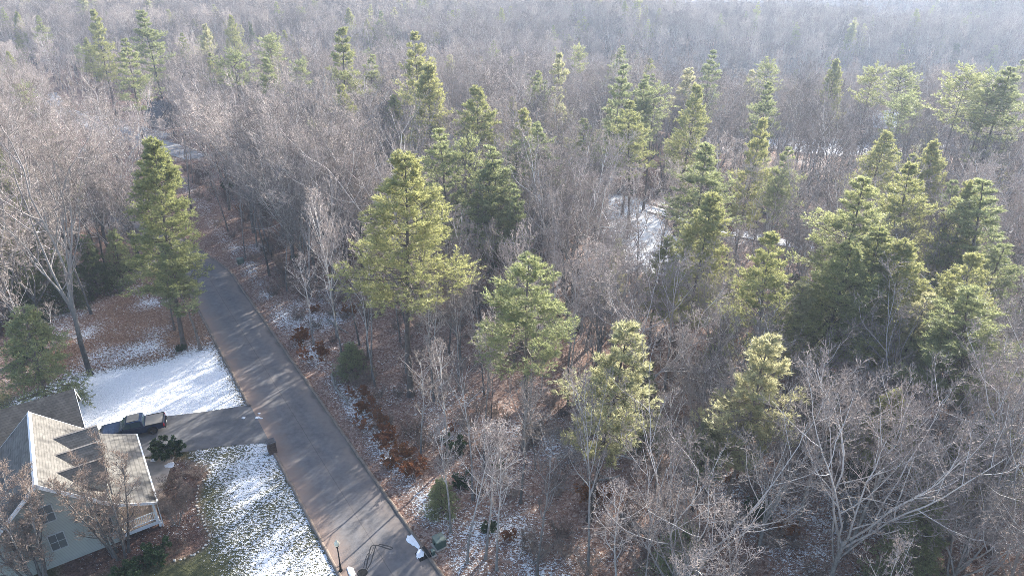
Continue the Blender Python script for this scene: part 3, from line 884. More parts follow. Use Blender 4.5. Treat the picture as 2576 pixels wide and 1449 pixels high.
def blob(name, px, py, r, seed, label, cat, mat, z0=0.036, h=0.07, sx=1.0, rz=0.0):
    rs = np.random.default_rng(seed)
    c = at(px, py)
    n = 40
    a = np.linspace(0, 2 * np.pi, n, endpoint=False)
    rr = 1 + 0.13 * np.sin(2 * a + rs.uniform(0, 6)) + 0.12 * np.sin(3 * a + rs.uniform(0, 6)) + 0.07 * np.sin(7 * a + rs.uniform(0, 6)) + rs.normal(0, 0.03, n)
    V, F = [], []
    rings = [(1.0, 0.0), (0.93, 0.6), (0.7, 0.95), (0.35, 1.0)]
    for f, zz in rings:
        for i in range(n):
            x, y = r * sx * rr[i] * f * math.cos(a[i]), r * rr[i] * f * math.sin(a[i])
            V.append((x, y, h * zz * (0.8 + 0.4 * rs.random())))
    V.append((0, 0, h))
    for k in range(3):
        for i in range(n): F.append((k * n + i, k * n + (i + 1) % n, (k + 1) * n + (i + 1) % n, (k + 1) * n + i))
    for i in range(n): F.append((3 * n + i, 3 * n + (i + 1) % n, 4 * n))
    mb = MB(); mb.add(V, F)
    o = mb.build(name, mat, None, (c[0], c[1], z0), smooth=True)
    o.rotation_euler = (0, 0, rz)
    return tag(o, label, cat)
blob('snow_patch', 1040, 1361, 0.42, 1, 'long patch of leftover snow in the gutter uphill of the storm drain', 'snow patch', M['snow'], sx=0.9, h=0.06, rz=RA).scale = (1.0, 2.0, 1)
blob('snow_patch', 1057, 1393, 0.36, 2, 'small crust of snow wrapped round the road side of the storm drain', 'snow patch', M['snow'], sx=0.8, h=0.06).scale = (1, 1.5, 1)
blob('snow_patch', 884, 1440, 0.30, 3, 'narrow strip of snow in the gutter past the lamp post', 'snow patch', M['snow'], sx=0.8, h=0.07, rz=RA).scale = (1, 2.4, 1)
for k, (x, y, r, lab) in enumerate([(648, 1051, 0.17, 'largest white snow lump at the driveway mouth'), (657, 1053, 0.10, 'small round snow lump on the road edge beside the driveway mouth'), (652, 1041, 0.09, 'tiny snow lump uphill of the two by the driveway mouth'), (613, 1052, 0.13, 'flat snow lump lying alone on the driveway')]):
    blob('snow_lump', x, y, r, 10 + k, lab, 'snow lump', M['snow'], sx=1.5, h=0.08)
blob('snow_patch', 427, 1170, 0.36, 21, 'snow patch at the foot of the evergreen shrub', 'snow patch', M['snow'], z0=0.0, sx=1.4, h=0.07)
blob('snow_lump', 386, 1158, 0.20, 22, 'round white snow lump on the concrete walkway', 'snow lump', M['snow'], z0=0.027, sx=1.4, h=0.05)

def build_cracks():
    mh = at(912, 1441)
    o = MB(); o.lathe([(0.40, 0), (0.40, 0.012), (0.34, 0.016), (0.30, 0.010), (0.02, 0.012)], n=28)
    o = o.build('manhole_cover', M['iron'], None, (mh[0], mh[1], 0.036)); tag(o, 'round dark manhole cover at the end of the sealed cracks', 'manhole')
    mb = MB()
    lines = [[(921, 1430), (924, 1414), (928, 1398), (930, 1385), (934, 1374)], [(934, 1374), (940, 1371), (946, 1371), (958, 1374), (966, 1377), (975, 1380), (983, 1382), (987, 1380), (986, 1377), (978, 1374), (966, 1371), (953, 1369)], [(915, 1428), (919, 1408), (924, 1395), (931, 1388)], [(919, 1408), (926, 1404), (930, 1398), (935, 1390), (940, 1377)], [(924, 1432), (933, 1416), (939, 1395), (946, 1371)]]
    lw = [0.05, 0.055, 0.03, 0.025, 0.045]
    for pts, w in zip(lines, lw):
        P = [at(*p) for p in pts]
        V, F = [], []
        for i, p in enumerate(P):
            t = P[min(i + 1, len(P) - 1)] - P[max(i - 1, 0)]; t = t / np.linalg.norm(t)
            V += [(p[0] - t[1] * w, p[1] + t[0] * w, 0), (p[0] + t[1] * w, p[1] - t[0] * w, 0)]
        F = [(2 * i, 2 * i + 1, 2 * i + 3, 2 * i + 2) for i in range(len(P) - 1)]
        z = 0.0395 + 0.0005 * len(mb.v) / 10
        mb.add([(x, y, z) for x, y, _ in V], F)
    o = mb.build('road_markings', M['tar']); tag(o, 'black sealed cracks in the asphalt leading to the manhole', 'road crack', kind='structure')
build_cracks()

def build_stones():
    pts = G([(500, 1167), (516, 1176), (527, 1187), (524, 1200), (512, 1210), (500, 1222), (496, 1240), (496, 1262), (500, 1285), (508, 1305), (520, 1328), (528, 1345), (527, 1358), (520, 1371), (500, 1387), (478, 1398), (455, 1406), (425, 1411)])
    L = []
    for a, b in zip(pts[:-1], pts[1:]):
        a, b = np.array(a), np.array(b); n = max(1, int(np.linalg.norm(b - a) / 0.33))
        L += [a + (b - a) * k / n for k in range(n)]
    rs = np.random.default_rng(5)
    protos = []
    import bmesh
    for k in range(4):
        bm = bmesh.new(); bmesh.ops.create_icosphere(bm, subdivisions=2, radius=1.0)
        for v in bm.verts:
            v.co *= 1 + 0.22 * math.sin(3.1 * v.co.x + k) * math.cos(2.7 * v.co.y + 2 * k) + rs.normal(0, 0.05)
        me = bpy.data.meshes.new('edging_stone'); bm.to_mesh(me); bm.free(); me.materials.append(M['stone']); protos.append(me)
    for i, p in enumerate(L):
        o = bpy.data.objects.new('edging_stone', protos[i % 4]); COL.objects.link(o)
        o.location = (p[0] + rs.normal(0, 0.06), p[1] + rs.normal(0, 0.06), 0.03)
        o.scale = (rs.uniform(0.07, 0.15), rs.uniform(0.06, 0.11), rs.uniform(0.05, 0.09)); o.rotation_euler = (0, 0, rs.uniform(0, 6))
        tag(o, 'pale edging stone in the row between lawn and mulch bed', 'stone', 'edging stones round the mulch bed')
build_stones()

def far_house(name, x, y, rz, w, d, hw, hr, roofm, wallm, label, nwin=2):
    h = empty(name, (x, y, float(terrain(x, y))), rz)
    tag(h, label, 'house')
    a = MB(); a.prism([(-w / 2, -0.5), (w / 2, -0.5), (w / 2, hw), (0, hr - 0.25), (-w / 2, hw)], 'y', -d / 2, d / 2); a.build('wall', wallm, h)
    r = MB(); k = (hr - hw) / (w / 2); e = 0.5
    r.slab((0, hr), (w / 2 + e, hw - e * k), -d / 2 - 0.5, d / 2 + 0.5, 0.2); r.slab((-0.004, hr), (-w / 2 - e, hw - e * k), -d / 2 - 0.5, d / 2 + 0.5, 0.2)
    rf = r.build('roof', roofm, h)
    c = MB(); c.box(-0.4, d / 4, hr - 0.6, 0.4, d / 4 + 0.8, hr + 0.9); c.build('chimney', M['brick'], rf)
    for k in range(nwin):
        window(h, -w / 4 + k * w / 2, -d / 2 - 0.002, hw * 0.55, 1.2, 1.5)
        window(h, w / 2 + 0.002, -d / 4 + k * d / 2, hw * 0.55, 1.2, 1.5, 'x', 1)
p = at(1950, 318); far_house('house', p[0], p[1] + 4, R(-8), 8.5, 11, 5.0, 12.0, M['blue_roof'], M['grey_wall'], 'house with tall steep blue grey roof beside the pale street beyond the woods')
p = at(2252, 345); far_house('house', p[0], p[1] + 3, R(80), 9, 11, 4.6, 7.8, M['snow'], M['pale_wall'], 'pale house with snow covered low roof beyond the pines')
p = at(405, 325); far_house('house', p[0], p[1] + 4, R(52), 7, 8, 3.6, 6.8, M['dark_roof'], M['grey_wall'], 'small dark house half hidden by bare branches at the side street')
p = at(1015, 118); far_house('house', p[0], p[1] + 5, R(70), 9, 13, 4.5, 8, M['snow'], M['pale_wall'], 'far off house with white roof in the upper woods')

# ------------------------------------------------------------------ tree generators (all vectorised by branch level)
def unit(a):
    return a / (np.linalg.norm(a, axis=-1, keepdims=True) + 1e-12)

def tubes(P, Rr, sides):
    """P (B,n,3), Rr (B,n) -> verts, quads"""
    B, n, _ = P.shape
    T = np.gradient(P, axis=1); T = unit(T)
    ov = unit(P[:, -1] - P[:, 0])
    ref = np.where(np.abs(ov[:, 2:3]) > 0.8, np.array([[1.0, 0.13, 0.0]]), np.array([[0.05, 0.0, 1.0]]))[:, None, :]
    U = unit(np.cross(T, np.broadcast_to(ref, T.shape)))
    W = np.cross(T, U)
    a = np.arange(sides) * 2 * np.pi / sides
    ring = U[:, :, None, :] * np.cos(a)[None, None, :, None] + W[:, :, None, :] * np.sin(a)[None, None, :, None]
    V = P[:, :, None, :] + ring * Rr[:, :, None, None]
    idx = np.arange(B * n * sides).reshape(B, n, sides)
    nx = np.roll(idx, -1, axis=2)
    Q = np.stack([idx[:, :-1], nx[:, :-1], nx[:, 1:], idx[:, 1:]], -1).reshape(-1, 4)
    return V.reshape(-1, 3), Q

def grow(P0, D0, L, n, rs, up=0.0, wig=0.1, droop=0.0):
    """polylines of n+1 points from P0 (B,3) along D0 with length L (B)"""
    B = len(P0)
    P = np.empty((B, n + 1, 3)); P[:, 0] = P0
    D = unit(D0.copy())
    st = (L / n)[:, None]
    for i in range(n):
        D = unit(D + rs.normal(0, wig, (B, 3)) + np.array([0, 0, up / n]))
        P[:, i + 1] = P[:, i] + D * st
    return P

def spawn(P, Rr, k, t0, t1, ang, ang_sd, rs, flat=0.0):
    """k children on each of B parents; returns start, dir, t, parent radius"""
    B, n, _ = P.shape
    t = t0 + (t1 - t0) * (np.arange(k)[None, :] + rs.uniform(0, 1, (B, k))) / k
    f = t * (n - 1); i = np.minimum(f.astype(int), n - 2); fr = (f - i)[..., None]
    b = np.arange(B)[:, None]
    S = P[b, i] * (1 - fr) + P[b, i + 1] * fr
    T = unit(P[b, i + 1] - P[b, i])
    r = Rr[b, i] * (1 - fr[..., 0]) + Rr[b, i + 1] * fr[..., 0]
    ref = np.where(np.abs(T[..., 2:3]) > 0.85, np.array([1.0, 0.1, 0]), np.array([0, 0, 1.0]))
    U = unit(np.cross(T, ref)); W = np.cross(T, U)
    az = rs.uniform(0, 6.283, (B, 1)) + np.arange(k)[None, :] * 2.39996 + rs.normal(0, 0.35, (B, k))
    if flat:
        s = np.where(np.arange(k) % 2 == 0, 0.0, np.pi)[None, :] + rs.normal(0, 0.45, (B, k))
        az = np.where(rs.uniform(0, 1, (B, k)) < flat, s, az)
    a = np.clip(ang + rs.normal(0, ang_sd, (B, k)), 0.1, 1.9)[..., None]
    D = T * np.cos(a) + (U * np.cos(az)[..., None] + W * np.sin(az)[..., None]) * np.sin(a)
    return S.reshape(-1, 3), D.reshape(-1, 3), t.reshape(-1), r.reshape(-1)

class Geo:
    def __init__(self): self.V, self.Q, self.T, self.A, self.n = [], [], [], [], 0
    def add(self, V, Q=None, T=None, a=None):
        self.V.append(V)
        if Q is not None: self.Q.append(Q + self.n)
        if T is not None: self.T.append(T + self.n)
        self.A.append(np.zeros(len(V)) if a is None else a)
        self.n += len(V)
    def mesh(self, name, mat):
        return np_mesh(name, np.concatenate(self.V), np.concatenate(self.Q) if self.Q else None, np.concatenate(self.T) if self.T else None, [mat], attrs={'tone': np.concatenate(self.A)})

def taper(r0, r1, n, p=1.0):
    s = np.linspace(0, 1, n)[None, :] ** p
    return r0[:, None] * (1 - s) + r1[:, None] * s

def bare_tree(seed, H=17.0, r=0.17, stems=1, fork=0.0, lo=0.35, nl=12, l_len=0.30, l_ang=0.8, up=0.5, kids=(7, 6, 6), spread=0.0, wig=0.10, tw=0.011, profile='round', barkm='bark_grey', twigm='twig', base_r=0.35):
    rs = np.random.default_rng(seed)
    g1, g2 = Geo(), Geo()
    # trunks
    P0 = np.zeros((stems, 3))
    if stems > 1:
        a = np.arange(stems) * 6.283 / stems + rs.uniform(0, 6)
        P0[:, 0], P0[:, 1] = np.cos(a) * base_r, np.sin(a) * base_r
        D0 = np.stack([np.cos(a) * spread, np.sin(a) * spread, np.ones(stems)], -1)
    else:
        D0 = np.array([[rs.normal(0, 0.03), rs.normal(0, 0.03), 1.0]])
    P0[:, 2] = -0.3
    n0 = 12
    L0 = np.full(stems, H * (1 if fork == 0 else fork)) * rs.uniform(0.85, 1.0, stems)
    P = grow(P0, D0, L0, n0, rs, 0.25, wig * 0.35)
    R0 = taper(np.full(stems, r), np.full(stems, r * (0.12 if fork == 0 else 0.75)), n0 + 1, 0.9)
    R0[:, 0] *= 1.5; R0[:, 1] *= 1.02
    V, Q = tubes(P, R0, 8); g1.add(V, Q)
    if fork:
        kf = nl
        S, D, t, pr = spawn(P, R0, kf, 0.55, 1.0, l_ang * 0.8, 0.16, rs)
        D[:, 2] += 0.25
        LL = H * (1 - fork) * 1.15 * rs.uniform(0.75, 1.1, len(S)) * (0.7 + 0.5 * t)
        r1 = np.minimum(pr * 0.72, r * 0.5) * rs.uniform(0.7, 1, len(S))
        Pm = grow(S, D, LL, 9, rs, up, wig * 1.3)
        Rm = taper(r1, r1 * 0.2, 10)
        V, Q = tubes(Pm, Rm, 6); g1.add(V, Q)
        P, R0 = Pm, Rm
        lo, nl2 = 0.25, 7
        S, D, t, pr = spawn(P, R0, nl2, 0.22, 1.0, 0.75, 0.25, rs)
        LL = np.repeat(LL, nl2) * 0.42 * (1.15 - 0.6 * t) * rs.uniform(0.7, 1.2, len(S))
    else:
        S, D, t, pr = spawn(P, R0, nl, lo, 0.99, l_ang, 0.2, rs)
        s = (t - lo) / (1 - lo)
        if profile == 'round': pf = 0.45 + 1.0 * np.sin(np.clip(s * 0.9 + 0.12, 0, 1) * np.pi) * (1 - 0.35 * s)
        elif profile == 'vase': pf = 0.9 - 0.5 * s
        else: pf = 0.9 - 0.55 * s
        LL = H * l_len * pf * rs.uniform(0.7, 1.15, len(S))
    r1 = np.clip(np.minimum(pr * 0.75, 0.019 * LL + 0.010), 0.018, 0.2)
    P1 = grow(S, D, LL, 6, rs, up, wig)
    R1 = taper(r1, np.maximum(r1 * 0.35, tw), 7)
    V, Q = tubes(P1, R1, 5); g1.add(V, Q)
    Pp, Rp, Lp = P1, R1, LL
    lens = (0.50, 0.52, 0.62); ns = (4, 3, 2); sd = (4, 3, 3)
    for lv, k in enumerate(kids):
        S, D, t, pr = spawn(Pp, Rp, k, 0.18, 1.0, 0.72, 0.25, rs)
        Lc = np.repeat(Lp, k) * lens[lv] * (1.15 - 0.6 * t) * rs.uniform(0.6, 1.3, len(S))
        Lc = np.maximum(Lc, 0.22)
        rc = np.clip(np.minimum(pr * 0.8, 0.012 * Lc + 0.009), tw, 0.1)
        Pc = grow(S, D, Lc, ns[lv], rs, up * 0.55, wig * 1.2)
        Rc = taper(rc, np.maximum(rc * 0.4, tw * 0.7), ns[lv] + 1)
        V, Q = tubes(Pc, Rc, sd[lv]); g2.add(V, Q)
        Pp, Rp, Lp = Pc, Rc, Lc
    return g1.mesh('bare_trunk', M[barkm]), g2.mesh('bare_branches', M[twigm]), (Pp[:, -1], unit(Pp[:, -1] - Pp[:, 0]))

def blades(S, D, k, L, w, cone, rs, lift=0.15):
    """k needle blades at each S, pointing about D"""
    B = len(S)
    tone = np.repeat(rs.uniform(0, 1, B), k)
    S2 = np.repeat(S, k, 0) + rs.normal(0, 0.035, (B * k, 3))
    d = unit(np.repeat(D, k, 0) + rs.normal(0, cone, (B * k, 3)) + np.array([0, 0, lift]))
    l = L * rs.uniform(0.7, 1.25, B * k)
    s = unit(np.cross(d, rs.normal(0, 1, (B * k, 3)))) * (w * rs.uniform(0.7, 1.3, B * k))[:, None]
    tip = S2 + d * l[:, None]
    mid = S2 + d * (l * 0.45)[:, None]
    V = np.stack([S2, mid + s, tip, mid - s], 1).reshape(-1, 3)
    Q = np.arange(B * k * 4).reshape(-1, 4)
    tv = np.repeat(np.clip(tone + rs.normal(0, 0.12, B * k), 0, 1), 4)
    return V, Q, tv

def pine(seed, H=25.0, r=0.24, crown=0.42, width=4.6, gap=0.75, per=6, shape='cone', sub=20, tuft=3, nb=8, mat='needle_yellow', rise=0.20, L=0.31, w=0.020, droop=0.0, ragged=0.35, barkm='bark_pine', dead=True):
    rs = np.random.default_rng(seed)
    g1, g2 = Geo(), Geo()
    P = grow(np.array([[0, 0, -0.3]]), np.array([[rs.normal(0, 0.02), rs.normal(0, 0.02), 1.0]]), np.array([H]), 14, rs, 0.2, 0.018)
    R0 = taper(np.array([r]), np.array([0.03]), 15, 0.95); R0[:, 0] *= 1.5
    V, Q = tubes(P, R0, 9); g1.add(V, Q)
    zc = H * (1 - crown)
    zs, z = [], zc
    while z < H - 0.35:
        zs.append(z); z += gap * rs.uniform(0.75, 1.3) * (1.15 - 0.45 * (z - zc) / (H - zc))
    S, D, LL = [], [], []
    for zz in zs:
        s = (zz - zc) / (H - zc)
        if shape == 'cone': pf = (1 - s) ** 0.82 * (0.72 + 0.34 * min(1, s / 0.16)) + 0.02
        elif shape == 'oval': pf = (1 - s ** 1.7) * (0.62 + 0.4 * min(1, s / 0.3)) + 0.03
        elif shape == 'flat': pf = 0.35 + 0.75 * math.sin(min(1, 0.25 + s * 0.7) * math.pi)
        else: pf = (1 - s) ** 0.9 + 0.05
        whorl = width * pf * rs.uniform(1 - ragged, 1.08)
        a0 = rs.uniform(0, 6.28)
        kk = max(3, int(round(per * rs.uniform(0.75, 1.2))))
        f = (zz + 0.3) / H * 14; i = min(int(f), 13)
        c = P[0, i] * (1 - (f - i)) + P[0, i + 1] * (f - i)
        for j in range(kk):
            a = a0 + j * 6.283 / kk + rs.normal(0, 0.22)
            el = rise * (0.25 + 3.6 * s ** 3.0) + rs.normal(0, 0.10) - droop * (1 - s)
            S.append(c + np.array([0, 0, rs.normal(0, 0.10)])); D.append((math.cos(a), math.sin(a), el)); LL.append(whorl * rs.uniform(1 - ragged, 1.12))
    S, D, LL = np.array(S), np.array(D, float), np.maximum(np.array(LL), 0.4)
    P1 = grow(S, D, LL, 6, rs, 0.30 - droop, 0.05)
    R1 = taper(np.clip(0.013 * LL + 0.008, 0.012, 0.09), np.full(len(LL), 0.008), 7)
    V, Q = tubes(P1, R1, 4); g1.add(V, Q)
    if dead:
        zd = rs.uniform(zc * 0.35, zc, 16); a = rs.uniform(0, 6.28, 16)
        ii = np.clip(((zd + 0.3) / H * 14).astype(int), 0, 13)
        Pd = grow(P[0, ii], np.stack([np.cos(a), np.sin(a), rs.normal(0, 0.2, 16)], -1), rs.uniform(0.6, 2.6, 16), 4, rs, 0, 0.12)
        V, Q = tubes(Pd, taper(np.full(16, 0.03), np.full(16, 0.01), 5), 4); g1.add(V, Q)
    S2, D2, t, _ = spawn(P1, R1, sub, 0.30, 1.0, 0.8, 0.22, rs, flat=0.85)
    kp = rs.uniform(0, 1, len(S2)) < np.clip(np.repeat(LL, sub) / (0.50 * LL.max()), 0.18, 1)
    S2, D2, t = S2[kp], D2[kp], t[kp]
    L2 = np.repeat(LL, sub)[kp] * 0.34 * (1.1 - 0.62 * t) * rs.uniform(0.6, 1.3, len(S2)) + 0.18
    P2 = grow(S2, D2, L2, 3, rs, 0.35 - droop * 0.6, 0.1)
    R2 = taper(np.full(len(L2), 0.012), np.full(len(L2), 0.006), 4)
    V, Q = tubes(P2, R2, 3); g1.add(V, Q)
    tips = np.concatenate([P1[:, -1], P2[:, -1]]); td = np.concatenate([unit(P1[:, -1] - P1[:, -2]), unit(P2[:, -1] - P2[:, -2])])
    V, Q, tv = blades(tips, td, nb, L, w, 0.38, rs, 0.12); g2.add(V, Q, None, tv)
    Sm, Dm, t, _ = spawn(P2, R2, tuft, 0.15, 0.95, 0.6, 0.3, rs)
    V, Q, tv = blades(Sm, Dm, nb, L, w, 0.40, rs, 0.12); g2.add(V, Q, None, tv)
    return g1.mesh('pine_trunk', M[barkm]), g2.mesh('pine_crown', M[mat])

def hemlock(seed, H=9.0, width=2.6, mat='needle_dark', **kw):
    a = dict(r=0.09, crown=0.92, gap=0.38, per=7, shape='spire', sub=13, tuft=3, nb=8, rise=0.12, L=0.17, w=0.016, droop=0.28, dead=False)
    a.update(kw)
    return pine(seed, H, width=width, mat=mat, **a)

def leafy_shrub(seed, H=2.2, stems=7, mat='leaf_rust', L=0.13, w=0.035, k=5, kids=(5, 4), spread=0.5, barkm='twig_brown'):
    rs = np.random.default_rng(seed)
    g1, g2 = Geo(), Geo()
    a = rs.uniform(0, 6.28, stems)
    P0 = np.stack([np.cos(a) * 0.12, np.sin(a) * 0.12, np.full(stems, -0.1)], -1)
    P = grow(P0, np.stack([np.cos(a) * spread, np.sin(a) * spread, np.ones(stems)], -1), H * rs.uniform(0.6, 1.05, stems), 6, rs, 0.2, 0.09)
    Rr = taper(np.full(stems, 0.022), np.full(stems, 0.008), 7)
    V, Q = tubes(P, Rr, 4); g1.add(V, Q)
    Lp = np.full(stems, H)
    for kk in kids:
        S, D, t, pr = spawn(P, Rr, kk, 0.25, 1.0, 0.8, 0.2, rs)
        Lp = np.repeat(Lp, kk) * 0.42 * (1.1 - 0.5 * t) * rs.uniform(0.7, 1.2, len(S))
        P = grow(S, D, Lp, 3, rs, 0.2, 0.12); Rr = taper(np.full(len(S), 0.010), np.full(len(S), 0.005), 4)
        V, Q = tubes(P, Rr, 3); g1.add(V, Q)
    S, D, t, pr = spawn(P, Rr, 4, 0.2, 1.0, 0.7, 0.3, rs)
    V, Q, tv = blades(S, D, k, L, w, 0.9, rs, -0.05); g2.add(V, Q, None, tv)
    return g1.mesh('shrub_stems', M[barkm]), g2.mesh('shrub_leaves', M[mat])

# ------------------------------------------------------------------ tree kinds
K = {}
def kind(name, meshes, H, W): K[name] = (meshes[0], meshes[1], H, W)
for i in range(5):
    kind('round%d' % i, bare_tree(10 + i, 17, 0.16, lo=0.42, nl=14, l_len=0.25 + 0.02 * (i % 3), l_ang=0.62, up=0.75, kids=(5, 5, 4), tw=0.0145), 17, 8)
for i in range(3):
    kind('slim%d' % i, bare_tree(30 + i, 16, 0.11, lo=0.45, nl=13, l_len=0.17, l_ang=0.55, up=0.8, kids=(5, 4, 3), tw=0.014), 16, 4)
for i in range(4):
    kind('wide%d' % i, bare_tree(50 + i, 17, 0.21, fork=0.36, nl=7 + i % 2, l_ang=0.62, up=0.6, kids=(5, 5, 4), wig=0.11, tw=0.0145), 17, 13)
kind('hero', bare_tree(66, 27, 0.33, fork=0.42, nl=6, l_ang=0.5, up=0.55, kids=(5, 4, 4), wig=0.10, tw=0.014), 27, 14)
for i in range(2):
    kind('vase%d' % i, bare_tree(70 + i, 9, 0.085, stems=6, lo=0.16, nl=13, l_len=0.20, l_ang=0.45, up=0.7, kids=(5, 5, 3), spread=0.14, profile='vase', tw=0.009, twigm='twig_brown', wig=0.07), 9, 4.5)
for i in range(2):
    kind('sapling%d' % i, bare_tree(80 + i, 5, 0.03, lo=0.2, nl=10, l_len=0.24, l_ang=0.7, up=0.5, kids=(5, 4), tw=0.009), 5, 2.6)
kind('twigbush', bare_tree(90, 2.4, 0.016, stems=9, lo=0.12, nl=7, l_len=0.34, l_ang=0.6, up=0.4, kids=(5, 4), spread=0.45, profile='vase', tw=0.007, twigm='twig_brown', base_r=0.2), 2.4, 2.6)
kind('myrtle', bare_tree(95, 4.6, 0.045, stems=6, lo=0.3, nl=9, l_len=0.30, l_ang=0.5, up=0.6, kids=(5, 5, 4), spread=0.22, profile='vase', tw=0.007, twigm='twig_brown', base_r=0.18), 4.6, 3.2)
for i in range(4):
    kind('pineA%d' % i, pine(100 + i, 25, 0.24, (0.56, 0.66, 0.70, 0.52)[i], 5.0, (1.0, 1.15, 0.9, 1.3)[i], (7, 7, 7, 7)[i], 'cone', ragged=(0.34, 0.42, 0.40, 0.48)[i]), 25, 9.2)
for i in range(3):
    kind('pineB%d' % i, pine(120 + i, 25, 0.23, (0.56, 0.62, 0.48)[i], 4.7, (1.1, 1.45, 1.2)[i], (7, 6, 6)[i], 'cone' if i else 'oval', mat='needle_green', ragged=0.42), 25, 7.6)
for i in range(2):
    kind('pineF%d' % i, pine(140 + i, 22, 0.17, 0.28, 3.0, 0.7, 5, 'flat', mat='needle_green', rise=0.4, ragged=0.5, L=0.26, sub=11), 22, 5.6)
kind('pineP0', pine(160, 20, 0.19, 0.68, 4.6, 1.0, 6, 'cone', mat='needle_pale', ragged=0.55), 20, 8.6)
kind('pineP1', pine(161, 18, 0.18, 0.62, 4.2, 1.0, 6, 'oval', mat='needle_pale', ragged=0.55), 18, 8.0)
for i in range(2):
    kind('hemlock%d' % i, hemlock(180 + i), 9, 5.0)
kind('greenlow', hemlock(185, 7.0, 2.7, 'needle_green', per=6, gap=0.42), 7.0, 5.2)
for i in range(2):
    kind('rust%d' % i, leafy_shrub(200 + i, 2.4, 8, 'leaf_rust', 0.15, 0.045, 6), 2.4, 2.6)
kind('laurel', leafy_shrub(210, 2.0, 10, 'leaf_evergreen', 0.17, 0.045, 7, (5, 5), 0.6), 2.0, 2.6)

def plant(k, x, y, H, W, rz, name, label, cat, group=None, lean=(0, 0), z=None, crown='crown'):
    t, c, H0, W0 = K[k]
    e = empty(name, (x, y, (float(terrain(x, y)) if z is None else z) - 0.02), 0, 1.0)
    e.rotation_euler = (lean[0], lean[1], rz)
    s = H / H0
    e.scale = ((W / W0) if W else s, (W / W0) if W else s, s)
    for nm, me in (('trunk', t), (crown, c)):
        o = bpy.data.objects.new(nm, me); COL.objects.link(o); o.parent = e
    return tag(e, label, cat, group)

rng = np.random.default_rng(7)
def solve_top(px, py, h):
    z = h
    for _ in range(8):
        q = at(px, py, z); z = h + float(terrain(q[0], q[1]))
    return at(px, py, z)

